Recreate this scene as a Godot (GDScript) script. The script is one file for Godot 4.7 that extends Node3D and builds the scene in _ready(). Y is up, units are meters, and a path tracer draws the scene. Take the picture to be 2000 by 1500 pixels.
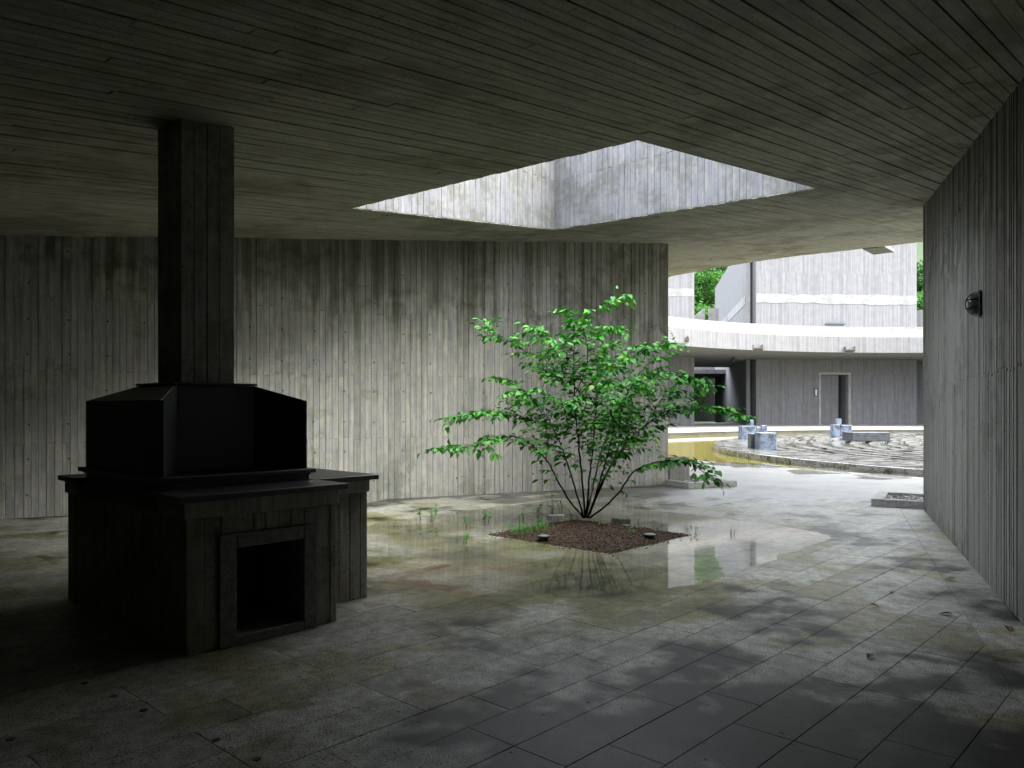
extends Node3D
# Board-marked concrete pavilion round a roof opening with a small tree, looking out to a round pond court.
# Metres, y up. The paving, the roof opening and the fireplace share one plan grid (u, v) turned about y.

const TURN := 0.82005                       # plan grid: u runs right and away, v runs left and away
var UVB := Basis(Vector3.UP, TURN)
var EYE := Vector3(0, 1.35, 0)
const FOCAL := 1522.0                       # focal length in pixels of a 2000 x 1500 picture
const HORIZON := 795.0
var rng := RandomNumberGenerator.new()
var M := {}
var taken := {}

# ---------------------------------------------------------------- mesh building
class MB:
	var v := PackedVector3Array()
	var n := PackedVector3Array()
	var t := PackedVector2Array()
	var t2 := PackedVector2Array()
	var i := PackedInt32Array()
	func tri(a: Vector3, b: Vector3, c: Vector3, ua := Vector2.ZERO, ub := Vector2.ZERO, uc := Vector2.ZERO, wa := Vector2.ZERO, wb := Vector2.ZERO, wc := Vector2.ZERO):
		var m := (b - a).cross(c - a).normalized()
		var k := v.size()
		v.append_array([a, b, c]); n.append_array([m, m, m])
		t.append_array([ua, ub, uc]); t2.append_array([wa, wb, wc])
		i.append_array([k, k + 2, k + 1])
	# corners counter-clockwise as seen from outside
	func quad(a: Vector3, b: Vector3, c: Vector3, d: Vector3, ua := Vector2.ZERO, ub := Vector2.ZERO, uc := Vector2.ZERO, ud := Vector2.ZERO, wa := Vector2.ZERO, wb := Vector2.ZERO, wc := Vector2.ZERO, wd := Vector2.ZERO):
		var m := (c - a).cross(d - b).normalized()
		var k := v.size()
		v.append_array([a, b, c, d]); n.append_array([m, m, m, m])
		t.append_array([ua, ub, uc, ud]); t2.append_array([wa, wb, wc, wd])
		i.append_array([k, k + 2, k + 1, k, k + 3, k + 2])
	func smooth(vs: PackedVector3Array, ns: PackedVector3Array, ids: PackedInt32Array):
		var k := v.size()
		v.append_array(vs); n.append_array(ns)
		for q in vs.size():
			t.append(Vector2(vs[q].x, vs[q].z)); t2.append(Vector2.ZERO)
		for q in ids:
			i.append(k + q)
	func mesh(material: Material) -> ArrayMesh:
		var a := []
		a.resize(Mesh.ARRAY_MAX)
		a[Mesh.ARRAY_VERTEX] = v; a[Mesh.ARRAY_NORMAL] = n; a[Mesh.ARRAY_TEX_UV] = t; a[Mesh.ARRAY_TEX_UV2] = t2; a[Mesh.ARRAY_INDEX] = i
		var m := ArrayMesh.new()
		m.add_surface_from_arrays(Mesh.PRIMITIVE_TRIANGLES, a)
		m.surface_set_material(0, material)
		return m

func numbered(called: String) -> String:
	taken[called] = taken.get(called, -1) + 1
	return called if taken[called] == 0 else "%s_%03d" % [called, taken[called]]

func base(called: String, where := Vector3.ZERO, turn := 0.0) -> Node3D:
	var o := Node3D.new()
	o.name = numbered(called)
	add_child(o)
	o.position = where
	o.rotation.y = turn
	return o

func obj(mb: MB, called: String, material: Material, parent: Node3D = null) -> MeshInstance3D:
	var o := MeshInstance3D.new()
	o.mesh = mb.mesh(material)
	o.name = numbered(called) if parent == null else called
	if parent == null:
		add_child(o)
	else:
		parent.add_child(o, true)
	return o

func tag(o: Node, label: String, category: String, group := "") -> Node:
	o.set_meta("label", label)
	o.set_meta("category", category)
	if group != "":
		o.set_meta("group", group)
	return o

func kind(o: Node, k: String) -> Node:
	o.set_meta("kind", k)
	return o

func plan(u: float, v: float, y := 0.0) -> Vector3:
	return UVB * Vector3(u, y, -v)

func to_uv(x: float, d: float) -> Vector2:
	var p := UVB.inverse() * Vector3(x, 0, -d)
	return Vector2(p.x, -p.z)

func ceil_at(u: float, v: float) -> float:
	var p := plan(u, v)
	return 2.79 + 0.0423 * p.x - 0.0952 * p.z

# how large a thing of so many metres shows in the photograph (0 outside the frame); only ranks repeats
func shown(p: Vector3, metres: float) -> float:
	if p.z > -0.6:
		return 0.0
	var x := 1000.0 + FOCAL * p.x / -p.z
	var y := HORIZON - FOCAL * (p.y - EYE.y) / -p.z
	if x < -60 or x > 2060 or y < -60 or y > 1560:
		return 0.0
	return metres * FOCAL / -p.z

func box(mb: MB, at: Vector3, size: Vector3, bevel := 0.004, turn := Basis.IDENTITY):
	# centred on x and z, standing on y
	var hx := size.x / 2; var hz := size.z / 2; var b: float = minf(bevel, minf(hx, minf(hz, size.y / 2)) * 0.9)
	var c := Vector3(0, size.y / 2, 0); var h := Vector3(hx, size.y / 2, hz)
	for ax in 3:
		for s in [-1.0, 1.0]:
			var nn := Vector3.ZERO; nn[ax] = s
			var e1 := Vector3.ZERO; e1[(ax + 1) % 3] = 1.0
			var e2 := Vector3.ZERO; e2[(ax + 2) % 3] = s
			var o := c + nn * h[ax]
			var a1: float = h[(ax + 1) % 3] - b; var a2: float = h[(ax + 2) % 3] - b
			var q := [o - e1 * a1 - e2 * a2, o + e1 * a1 - e2 * a2, o + e1 * a1 + e2 * a2, o - e1 * a1 + e2 * a2]
			mb.quad(at + turn * q[0], at + turn * q[1], at + turn * q[2], at + turn * q[3], Vector2(-a1, -a2), Vector2(a1, -a2), Vector2(a1, a2), Vector2(-a1, a2))
	# bevels along the edges
	for ax in 3:
		var i1 := (ax + 1) % 3; var i2 := (ax + 2) % 3
		for s1 in [-1.0, 1.0]:
			for s2 in [-1.0, 1.0]:
				var e := Vector3.ZERO; e[ax] = h[ax] - b
				var p := c; p[i1] += s1 * h[i1]; p[i2] += s2 * (h[i2] - b)
				var r := c; r[i1] += s1 * (h[i1] - b); r[i2] += s2 * h[i2]
				_edge(mb, at, turn, p, r, e, c)

func _edge(mb: MB, at: Vector3, turn: Basis, p: Vector3, r: Vector3, e: Vector3, c: Vector3):
	var a := p - e; var b := p + e; var d := r + e; var f := r - e
	var m := (d - a).cross(f - b)
	if m.dot((p + r) / 2 - c) > 0:
		mb.quad(at + turn * a, at + turn * b, at + turn * d, at + turn * f)
	else:
		mb.quad(at + turn * a, at + turn * f, at + turn * d, at + turn * b)

# a flat piece with a chamfered rim: polygon in a plane, put in space by place(point, height)
func piece(mb: MB, poly: PackedVector2Array, place: Callable, top: float, bottom: float, bevel: float, off: Vector2, per_metre: float, whole: Rect2, flip := false, across := false):
	var cc := poly
	if Geometry2D.is_polygon_clockwise(cc):
		cc = cc.duplicate(); cc.reverse()
	var k := cc.size()
	var inner := PackedVector2Array()
	for q in k:
		var a := cc[(q + k - 1) % k]; var b := cc[q]; var c := cc[(q + 1) % k]
		var n1 := (b - a).normalized().orthogonal() * -1.0
		var n2 := (c - b).normalized().orthogonal() * -1.0
		var w := n1 + n2
		var l := w.length_squared()
		inner.append(b + (w * (2.0 * bevel / l) if l > 0.2 else n1 * bevel))
	var u1 := func(p: Vector2) -> Vector2: return ((Vector2(p.y, p.x) if across else p) + off) * per_metre
	var u2 := func(p: Vector2) -> Vector2: return (p - whole.position) / whole.size
	var ids := Geometry2D.triangulate_polygon(inner)
	for q in range(0, ids.size(), 3):
		var p := [inner[ids[q]], inner[ids[q + 1]], inner[ids[q + 2]]]
		if (p[1] - p[0]).cross(p[2] - p[0]) < 0:
			p.reverse()
		if flip:
			p.reverse()
		mb.tri(place.call(p[0], top), place.call(p[1], top), place.call(p[2], top), u1.call(p[0]), u1.call(p[1]), u1.call(p[2]), u2.call(p[0]), u2.call(p[1]), u2.call(p[2]))
	var sink := bevel if bottom < top else -bevel
	for q in k:
		var a := cc[q]; var b := cc[(q + 1) % k]; var ia := inner[q]; var ib := inner[(q + 1) % k]
		var rows := [[ia, ib, top, a, b, top - sink], [a, b, top - sink, a, b, bottom]]
		for r in rows:
			var c1: Vector3 = place.call(r[0], r[2]); var c2: Vector3 = place.call(r[1], r[2]); var c3: Vector3 = place.call(r[4], r[5]); var c4: Vector3 = place.call(r[3], r[5])
			if flip:
				mb.quad(c1, c2, c3, c4, u1.call(r[0]), u1.call(r[1]), u1.call(r[4]), u1.call(r[3]), u2.call(r[0]), u2.call(r[1]), u2.call(r[4]), u2.call(r[3]))
			else:
				mb.quad(c4, c3, c2, c1, u1.call(r[3]), u1.call(r[4]), u1.call(r[1]), u1.call(r[0]), u2.call(r[3]), u2.call(r[4]), u2.call(r[1]), u2.call(r[0]))

func rect(x0: float, y0: float, x1: float, y1: float) -> PackedVector2Array:
	return PackedVector2Array([Vector2(x0, y0), Vector2(x1, y0), Vector2(x1, y1), Vector2(x0, y1)])

func tube(mb: MB, pts: PackedVector3Array, r0: float, r1: float, sides := 6):
	var vs := PackedVector3Array(); var ns := PackedVector3Array(); var ids := PackedInt32Array()
	var k := pts.size()
	for q in k:
		var d := (pts[mini(q + 1, k - 1)] - pts[maxi(q - 1, 0)]).normalized()
		var s := d.cross(Vector3.UP if absf(d.y) < 0.95 else Vector3.RIGHT).normalized()
		var w := d.cross(s)
		var r := lerpf(r0, r1, float(q) / (k - 1))
		for e in sides:
			var a := TAU * e / sides
			var o := s * cos(a) + w * sin(a)
			vs.append(pts[q] + o * r); ns.append(o)
	for q in k - 1:
		for e in sides:
			var a := q * sides + e; var b := q * sides + (e + 1) % sides
			ids.append_array([a, b, b + sides, a, b + sides, a + sides])
	mb.smooth(vs, ns, ids)

# a turned solid: profile of (radius, height) from bottom to top
func lathe(mb: MB, at: Vector3, profile: Array, sides := 20, turn := Basis.IDENTITY):
	for q in profile.size() - 1:
		var a: Vector2 = profile[q]; var b: Vector2 = profile[q + 1]
		for e in sides:
			var a0 := TAU * e / sides; var a1 := TAU * (e + 1) / sides
			var d0 := Vector3(cos(a0), 0, -sin(a0)); var d1 := Vector3(cos(a1), 0, -sin(a1))
			var p1 := d0 * a.x + Vector3.UP * a.y; var p2 := d1 * a.x + Vector3.UP * a.y
			var p3 := d1 * b.x + Vector3.UP * b.y; var p4 := d0 * b.x + Vector3.UP * b.y
			if a.x < 1e-5:
				mb.tri(at + turn * p1, at + turn * p3, at + turn * p4)
			elif b.x < 1e-5:
				mb.tri(at + turn * p1, at + turn * p2, at + turn * p3)
			else:
				mb.quad(at + turn * p1, at + turn * p2, at + turn * p3, at + turn * p4)

# ---------------------------------------------------------------- textures
func field(w: int, h: int, freq: float, seed_: int, octaves := 4) -> PackedByteArray:
	var f := FastNoiseLite.new()
	f.noise_type = FastNoiseLite.TYPE_SIMPLEX_SMOOTH
	f.seed = seed_; f.frequency = freq; f.fractal_octaves = octaves
	var im := f.get_seamless_image(w, h, false, false, 0.12, true)
	im.convert(Image.FORMAT_L8)
	return im.get_data()

func stretched(w: int, h: int, small_w: int, small_h: int, freq: float, seed_: int, octaves := 4) -> PackedByteArray:
	var im := Image.create_from_data(small_w, small_h, false, Image.FORMAT_L8, field(small_w, small_h, freq, seed_, octaves))
	im.resize(w, h, Image.INTERPOLATE_CUBIC)
	return im.get_data()

func tex(bytes: PackedByteArray, w: int, h: int, format := Image.FORMAT_RGB8) -> ImageTexture:
	return ImageTexture.create_from_image(Image.create_from_data(w, h, false, format, bytes))

func ss(a: float, b: float, x: float) -> float:
	return smoothstep(a, b, x)

func make_textures() -> Dictionary:
	var T := {}
	# board grain: streaks along y, blow holes, fine sand
	var w := 512
	var s1 := stretched(w, w, 512, 24, 0.05, 3, 4); var s2 := stretched(w, w, 512, 64, 0.02, 5, 3); var fine := field(w, w, 0.25, 7, 3); var cloud := field(w, w, 0.012, 9, 4); var pore := field(w, w, 0.11, 11, 1)
	var a := PackedByteArray(); a.resize(w * w * 3)
	var hgt := PackedByteArray(); hgt.resize(w * w)
	for q in w * w:
		var st := s1[q] / 255.0 - 0.5; var sb := s2[q] / 255.0 - 0.5; var fi := fine[q] / 255.0 - 0.5; var cl := cloud[q] / 255.0 - 0.5
		var hole := ss(0.85, 0.90, pore[q] / 255.0)
		var val := clampf(0.82 + st * 0.20 + sb * 0.08 + fi * 0.18 + cl * 0.10 - hole * 0.26, 0.0, 1.0)
		var warm := clampf(cl * 0.08 + st * 0.05, -0.05, 0.05)
		a[q * 3] = int(255 * clampf(val * (1.0 + warm * 0.4), 0, 1)); a[q * 3 + 1] = int(255 * val); a[q * 3 + 2] = int(255 * clampf(val * (1.0 - warm), 0, 1))
		hgt[q] = int(255 * clampf(0.6 + st * 0.5 + fi * 0.18 - hole * 0.5, 0, 1))
	T.grain = tex(a, w, w); T.grain_h = tex(hgt, w, w, Image.FORMAT_L8)
	# stone speckle for the paving
	var f1 := field(w, w, 0.3, 21, 2); var f2 := field(w, w, 0.03, 23, 4); var f3 := field(w, w, 0.16, 25, 1)
	a = PackedByteArray(); a.resize(w * w * 3); hgt = PackedByteArray(); hgt.resize(w * w)
	for q in w * w:
		var fi := f1[q] / 255.0 - 0.5; var cl := f2[q] / 255.0 - 0.5; var dot := ss(0.84, 0.9, f3[q] / 255.0)
		var val := clampf(0.80 + fi * 0.75 + cl * 0.28 - dot * 0.5, 0, 1)
		a[q * 3] = int(255 * val); a[q * 3 + 1] = int(255 * clampf(val * (1.0 + cl * 0.03), 0, 1)); a[q * 3 + 2] = int(255 * clampf(val * (1.0 - cl * 0.05), 0, 1))
		hgt[q] = int(255 * clampf(0.6 + fi * 0.3 + cl * 0.25 - dot * 0.25, 0, 1))
	T.stone = tex(a, w, w); T.stone_h = tex(hgt, w, w, Image.FORMAT_L8)
	T.ripple = tex(field(w, w, 0.03, 31, 3), w, w, Image.FORMAT_L8)
	# soil
	a = PackedByteArray(); a.resize(w * w * 3)
	for q in w * w:
		var val := clampf(0.62 + (f1[q] / 255.0 - 0.5) * 0.8 + (f2[q] / 255.0 - 0.5) * 0.5, 0.1, 1)
		a[q * 3] = int(255 * val); a[q * 3 + 1] = int(245 * val); a[q * 3 + 2] = int(235 * val)
	T.soil = tex(a, w, w)
	# pour stains of the long wall: x 0..1 is 10 m, y 0..1 is 4.5 m from the floor up
	T.wall = wall_stains(10.0, 4.5, 3.34, 2.74, 41, 0.42)
	T.side = wall_stains(10.0, 4.5, 3.1, 2.5, 71, 0.55)
	T.ceiling = blotches(512, 91, 0.20)
	T.plain = blotches(512, 101, 0.13)
	T.wet = blotches(512, 151, 0.75)
	T.worn = blotches(512, 161, 0.5)
	T.far = far_boards()
	T.floor = floor_stains_shade()
	return T

# weathering that runs down from an old pour line which falls from y0 at the left end to y1 at the right end
func wall_stains(lx: float, ly: float, y0: float, y1: float, seed_: int, depth: float) -> ImageTexture:
	var w := 1024; var h := 512
	var big := field(w, h, 0.006, seed_, 4); var mid := field(w, h, 0.03, seed_ + 1, 4); var run := stretched(w, h, 1024, 10, 0.045, seed_ + 2, 4); var edge := stretched(w, h, 1024, 4, 0.02, seed_ + 3, 4)
	var a := PackedByteArray(); a.resize(w * h * 3)
	for r in h:
		var y := (r + 0.5) / h * ly
		for c in w:
			var q := r * w + c
			var x := (c + 0.5) / w
			var line: float = lerpf(y0, y1, x) + (edge[c] / 255.0 - 0.5) * 0.18
			var bg := big[q] / 255.0; var md := mid[q] / 255.0; var rn := run[q] / 255.0
			var above := ss(-0.22, 0.20, y - line + (md - 0.5) * 0.5)
			var reach := 0.25 + 1.9 * maxf(edge[(c * 3 + 200) % w] / 255.0 - 0.30, 0.0)
			var below := (1.0 - above) * ss(reach, 0.0, line - y) * ss(0.35, 0.62, rn * 0.65 + md * 0.35)
			var patch := ss(0.60, 0.72, bg * 0.6 + md * 0.4) * 0.5
			var stain := clampf(above * (0.3 + 0.7 * ss(0.3, 0.7, rn)) * 0.62 + below * 0.6 + patch * 0.6 + ss(0.55, 0.85, rn) * 0.25, 0.0, 1.0)
			var crack := ss(0.016, 0.0, absf(y - line)) * ss(0.5, 0.62, md)
			var val := 1.0 - depth * stain - 0.12 * crack
			var lime := ss(0.66, 0.74, md * 0.5 + bg * 0.5) * (1.0 - above) * 0.06
			a[q * 3] = int(255 * clampf(val + lime, 0, 1)); a[q * 3 + 1] = int(255 * clampf(val + lime + 0.004, 0, 1)); a[q * 3 + 2] = int(255 * clampf(val + lime - 0.07 * stain, 0, 1))
	return tex(a, w, h)

func blotches(w: int, seed_: int, depth: float) -> ImageTexture:
	var big := field(w, w, 0.012, seed_, 4); var mid := field(w, w, 0.06, seed_ + 1, 4)
	var a := PackedByteArray(); a.resize(w * w * 3)
	for q in w * w:
		var k := ss(0.42, 0.72, big[q] / 255.0 * 0.6 + mid[q] / 255.0 * 0.4)
		var val := 1.0 - depth * k
		a[q * 3] = int(255 * val); a[q * 3 + 1] = int(255 * val); a[q * 3 + 2] = int(255 * (val - 0.05 * k))
	return tex(a, w, w)

# far concrete: narrow boards (tile 4 m across, 4 m up) whose tone differs board by board
func far_boards() -> ImageTexture:
	var w := 512
	var cloud := field(w, w, 0.015, 121, 4); var run := stretched(w, w, 512, 12, 0.06, 123, 4); var fine := field(w, w, 0.2, 127, 2)
	var a := PackedByteArray(); a.resize(w * w * 3)
	var r := RandomNumberGenerator.new(); r.seed = 5
	var tone := []
	for k in 32:
		tone.append(r.randf_range(-0.035, 0.03))
	for y in w:
		for x in w:
			var q := y * w + x
			var k := x / 16
			var joint := 0.09 if x % 16 == 0 else 0.0
			var val := clampf(0.88 + tone[k] + (cloud[q] / 255.0 - 0.5) * 0.08 + (run[q] / 255.0 - 0.5) * 0.16 + (fine[q] / 255.0 - 0.5) * 0.08 - joint, 0, 1)
			a[q * 3] = int(255 * val); a[q * 3 + 1] = int(255 * val); a[q * 3 + 2] = int(255 * clampf(val * 1.01, 0, 1))
	return tex(a, w, w)

const FLOOR := Rect2(-2.0, -4.0, 15.0, 15.0)          # plan grid metres covered by the paving's stain and shade map
func floor_stains_shade() -> ImageTexture:
	var w := 1024
	var big := field(w, w, 0.012, 131, 5); var mid := field(w, w, 0.045, 133, 5); var dirt := field(w, w, 0.014, 137, 5); var soft := field(w, w, 0.02, 139, 2)
	var a := PackedByteArray(); a.resize(w * w * 3)
	for y in w:
		var v := FLOOR.position.y + (y + 0.5) / w * FLOOR.size.y
		for x in w:
			var q := y * w + x
			var u := FLOOR.position.x + (x + 0.5) / w * FLOOR.size.x
			var bg := big[q] / 255.0; var md := mid[q] / 255.0; var dt := dirt[q] / 255.0; var sf := soft[q] / 255.0
			# damp patches before the camera, widened and deepened to paint shade there
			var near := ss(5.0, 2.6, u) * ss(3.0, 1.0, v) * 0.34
			var damp_and_shade := bg * 0.50 + md * 0.30 + sf * 0.10 + dt * 0.10 + near - ss(3.4, 2.0, u) * ss(2.3, 3.0, v) * 0.14
			var damp := ss(0.46, 0.70, damp_and_shade) * 0.72 + ss(0.59, 0.67, damp_and_shade) * 0.28
			var silt := ss(0.50, 0.62, dt * 0.7 + md * 0.3)
			# algae round the soil bed on the shaded side, washed-out soil in front of it
			var at := Vector2(u, v)
			var off := at.distance_to(Geometry2D.get_closest_point_to_segment(at, Vector2(4.5, 3.7), Vector2(5.5, 6.9)))
			var alg := ss(1.5, 0.5, off) * ss(0.28, 0.55, dt * 0.5 + bg * 0.5)
			var alg2 := ss(1.2, 0.3, Vector2(u - 4.75, v - 3.55).length()) * ss(0.35, 0.6, dt)
			var soil := ss(0.85, 0.15, Vector2((u - 4.35) * 0.9, v - 4.55).length()) * ss(0.3, 0.6, md * 0.5 + dt * 0.5)
			var c := Vector3(1, 1, 1)
			c = c.lerp(Vector3(0.80, 0.78, 0.64), silt * 0.75)
			c = c.lerp(Vector3(0.62, 0.62, 0.34), clampf(alg + alg2, 0, 1) * 0.8)
			c = c.lerp(Vector3(0.72, 0.52, 0.38), soil * 0.85)
			c *= 1.0 - clampf(0.66 + near * 0.5 + 0.7 * (dt - 0.5) + 0.35 * (md - 0.5) - 0.2 * silt, 0.3, 0.9) * damp  # damp darkening, deeper before the camera as painted shade
			c *= 0.92 + 0.16 * (md - 0.5)
			a[q * 3] = int(255 * clampf(c.x, 0, 1)); a[q * 3 + 1] = int(255 * clampf(c.y, 0, 1)); a[q * 3 + 2] = int(255 * clampf(c.z, 0, 1))
	return tex(a, w, w)

# ---------------------------------------------------------------- materials
func lin(r: float, g: float, b: float) -> Color:
	return Color(r, g, b).linear_to_srgb()

func surf(color: Color, rough: float, map: Texture2D, height: Texture2D = null, cm := 0.0, stain: Texture2D = null, spec := 0.5) -> StandardMaterial3D:
	var m := StandardMaterial3D.new()
	m.albedo_color = color; m.roughness = rough; m.metallic_specular = spec
	m.albedo_texture = map
	if height:
		m.heightmap_enabled = true; m.heightmap_texture = height; m.heightmap_scale = cm
	if stain:
		m.detail_enabled = true; m.detail_albedo = stain; m.detail_uv_layer = BaseMaterial3D.DETAIL_UV_2; m.detail_blend_mode = BaseMaterial3D.BLEND_MODE_MUL
	return m

func tri(color: Color, rough: float, map: Texture2D, per_metre: float, height: Texture2D = null, cm := 0.0, spec := 0.5) -> StandardMaterial3D:
	var m := surf(color, rough, map, height, cm, null, spec)
	m.uv1_triplanar = true
	m.uv1_scale = Vector3.ONE * per_metre
	return m

func flat(color: Color, rough: float, metal := 0.0, spec := 0.5) -> StandardMaterial3D:
	var m := StandardMaterial3D.new()
	m.albedo_color = color; m.roughness = rough; m.metallic = metal; m.metallic_specular = spec
	return m

func leafy(color: Color, back: Color) -> StandardMaterial3D:
	var m := flat(color, 0.5, 0.0, 0.3)
	m.backlight_enabled = true; m.backlight = back
	m.cull_mode = BaseMaterial3D.CULL_DISABLED
	return m

func make_materials():
	var T := make_textures()
	M.wall = []; M.side = []; M.roof = []; M.stone = []; M.stone_dimmed = []; M.fire = []; M.shaft = []
	for k in [0.95, 1.0, 1.04]:
		M.wall.append(surf(lin(0.45 * k, 0.442 * k, 0.40 * k), 0.78, T.grain, T.grain_h, 0.25, T.wall))
		M.side.append(surf(lin(0.33 * k, 0.33 * k, 0.31 * k), 0.55, T.grain, T.grain_h, 0.3, T.side))
		M.roof.append(surf(lin(0.44 * k, 0.43 * k, 0.345 * k), 0.8, T.grain, T.grain_h, 0.25, T.ceiling))
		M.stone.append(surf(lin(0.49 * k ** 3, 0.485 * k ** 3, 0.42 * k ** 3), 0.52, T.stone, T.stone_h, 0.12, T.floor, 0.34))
		M.stone_dimmed.append(surf(lin(0.235 * k, 0.233 * k, 0.22 * k), 0.30, T.stone, T.stone_h, 0.12, T.floor))  # stone copy with its colour held down where court light is strong
		M.fire.append(surf(lin(0.50 * k, 0.485 * k, 0.43 * k), 0.8, T.grain, T.grain_h, 0.3, T.plain))
		M.shaft.append(surf(lin(0.18 * k, 0.182 * k, 0.192 * k), 0.8, T.grain, T.grain_h, 0.25, T.plain))
	M.core = tri(lin(0.26, 0.255, 0.23), 0.85, T.grain, 1.2, T.grain_h, 0.3)
	M.bounce_soak = tri(lin(0.06, 0.058, 0.052), 0.85, T.grain, 1.2)  # near-black colour so the unseen walls swallow bounced light
	M.smooth = tri(lin(0.30, 0.30, 0.285), 0.75, T.stone, 1.0, T.stone_h, 0.1)
	M.kerb = tri(lin(0.46, 0.455, 0.43), 0.7, T.stone, 0.8, T.stone_h, 0.15)
	M.slate = tri(lin(0.05, 0.053, 0.062), 0.34, T.stone, 0.7, null, 0.0, 0.7)
	M.steel = tri(lin(0.014, 0.0145, 0.018), 0.42, T.stone, 0.7, null, 0.0, 0.8)
	M.mortar = flat(lin(0.14, 0.135, 0.11), 0.9)
	M.soil = tri(lin(0.085, 0.045, 0.026), 0.9, T.soil, 2.5, T.stone_h, 0.6)
	M.plug = flat(lin(0.07, 0.068, 0.06), 0.9)  # dark tone standing for the shade in tie holes
	M.far = surf(lin(0.16, 0.158, 0.162), 0.82, T.far)
	M.wet = surf(lin(0.17, 0.165, 0.158), 0.16, T.wet)
	M.wet_dark = surf(lin(0.06, 0.05, 0.032), 0.3, T.wet)
	M.far_trim = tri(lin(0.20, 0.198, 0.195), 0.8, T.plain, 0.3)
	M.frame = tri(lin(0.25, 0.25, 0.247), 0.7, T.plain, 0.3)
	M.plinth = tri(lin(0.40, 0.397, 0.39), 0.7, T.plain, 0.3)
	M.coping = surf(lin(0.105, 0.09, 0.081), 0.8, T.far)
	M.patch = tri(lin(0.185, 0.187, 0.195), 0.85, T.plain, 0.2)
	M.bed = tri(lin(0.26, 0.225, 0.05), 0.8, T.soil, 0.4)
	M.block = tri(lin(0.085, 0.11, 0.165), 0.38, T.worn, 0.45)
	M.block_dark = tri(lin(0.024, 0.027, 0.035), 0.4, T.worn, 0.6)
	M.block_grey = tri(lin(0.065, 0.072, 0.07), 0.45, T.stone, 0.6)
	M.sign = flat(lin(0.04, 0.05, 0.075), 0.5)
	M.white = flat(lin(0.75, 0.75, 0.75), 0.5)
	M.lamp_body = flat(lin(0.012, 0.012, 0.012), 0.45)
	M.lamp_glass = flat(lin(0.10, 0.105, 0.10), 0.2)
	M.metal_lid = flat(lin(0.16, 0.175, 0.17), 0.45, 0.2)
	M.bark = tri(lin(0.055, 0.038, 0.028), 0.75, T.grain, 6.0)
	M.leaf = [leafy(lin(0.042, 0.175, 0.027), Color(0.12, 0.38, 0.045)), leafy(lin(0.07, 0.22, 0.03), Color(0.19, 0.43, 0.05)), leafy(lin(0.025, 0.12, 0.025), Color(0.07, 0.28, 0.035)), leafy(lin(0.05, 0.155, 0.036), Color(0.12, 0.32, 0.05)), leafy(lin(0.13, 0.18, 0.035), Color(0.22, 0.34, 0.05))]
	M.weed = leafy(lin(0.06, 0.22, 0.04), Color(0.2, 0.5, 0.1))
	M.hill_leaf = [leafy(lin(0.03, 0.075, 0.018), Color(0.16, 0.34, 0.08)), leafy(lin(0.045, 0.10, 0.022), Color(0.2, 0.38, 0.1)), leafy(lin(0.024, 0.065, 0.018), Color(0.12, 0.28, 0.07))]
	M.dry_leaf = flat(lin(0.10, 0.055, 0.03), 0.8)
	M.grass = flat(lin(0.018, 0.035, 0.01), 0.95)
	M.pebble = flat(Color.WHITE, 0.6); M.pebble.vertex_color_use_as_albedo = true
	M.crumb = flat(Color.WHITE, 0.9); M.crumb.vertex_color_use_as_albedo = true
	# rain water: a clear sheet
	M.puddle = flat(Color(lin(0.10, 0.10, 0.04), 0.18), 0.045, 0.0, 0.43)
	M.puddle.transparency = BaseMaterial3D.TRANSPARENCY_ALPHA
	for q in ["puddle"]:
		M[q].heightmap_enabled = true; M[q].heightmap_texture = T.ripple; M[q].heightmap_scale = 0.008
	M.pond = flat(Color(lin(0.24, 0.21, 0.045), 0.55), 0.05, 0.0, 0.37)
	M.pond.transparency = BaseMaterial3D.TRANSPARENCY_ALPHA

# ---------------------------------------------------------------- boards cast into a wall face
# strips across x, split at pour lifts; returns [polygon, centre, seed]
func wall_board_rects(x0: float, x1: float, top: Callable, width: float, lift: float) -> Array:
	var out := []
	var x := x0
	var k := 0
	while x < x1 - 0.01:
		var w: float = minf(width * rng.randf_range(0.86, 1.14), x1 - x)
		var y := 0.0
		var nxt := lift * (1 if k % 2 == 0 else 2)
		var t: float = top.call(x + w / 2)
		while y < t - 0.02:
			var e: float = minf(nxt + rng.randf_range(-0.02, 0.02), t)
			if t - e < 0.35:
				e = t
			out.append([rect(x + 0.0018, y + (0.0015 if y > 0 else 0.0), x + w - 0.0018, e - 0.0015), Vector2(x + w / 2, (y + e) / 2), k])
			y = e
			nxt = e + lift * 2
		x += w
		k += 1
	return out

func boards_on(parent: Node3D, rects: Array, mats: Array, whole: Rect2, called: String, most: int, depth := 0.009, rim := 0.003):
	var xf := parent.global_transform
	var ranked := []
	for r in rects:
		var c: Vector2 = r[1]
		var b: Rect2 = Rect2(r[0][0], Vector2.ZERO).expand(r[0][2])
		var p := xf * Vector3(c.x, c.y, 0)
		ranked.append([shown(p, b.size.x) * shown(p, minf(b.size.y, 2.0)), r])
	ranked.sort_custom(func(p, q): return p[0] > q[0])
	var rest := [MB.new(), MB.new(), MB.new()]
	for k in ranked.size():
		var r: Array = ranked[k][1]
		var pick := rng.randi() % 3
		var mb: MB = MB.new() if k < most and ranked[k][0] > 0 else rest[pick]
		var out := depth + rng.randf_range(-0.0035, 0.0035)
		piece(mb, r[0], func(p: Vector2, h: float): return Vector3(p.x, p.y, h), out, -0.004, rim, Vector2(rng.randf() * 3, rng.randf() * 3), 0.8, whole)
		if k < most and ranked[k][0] > 0:
			obj(mb, called, mats[pick], parent)
	for k in 3:
		if rest[k].v.size() > 0:
			kind(obj(rest[k], "far_" + called, mats[k], parent), "stuff")

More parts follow.
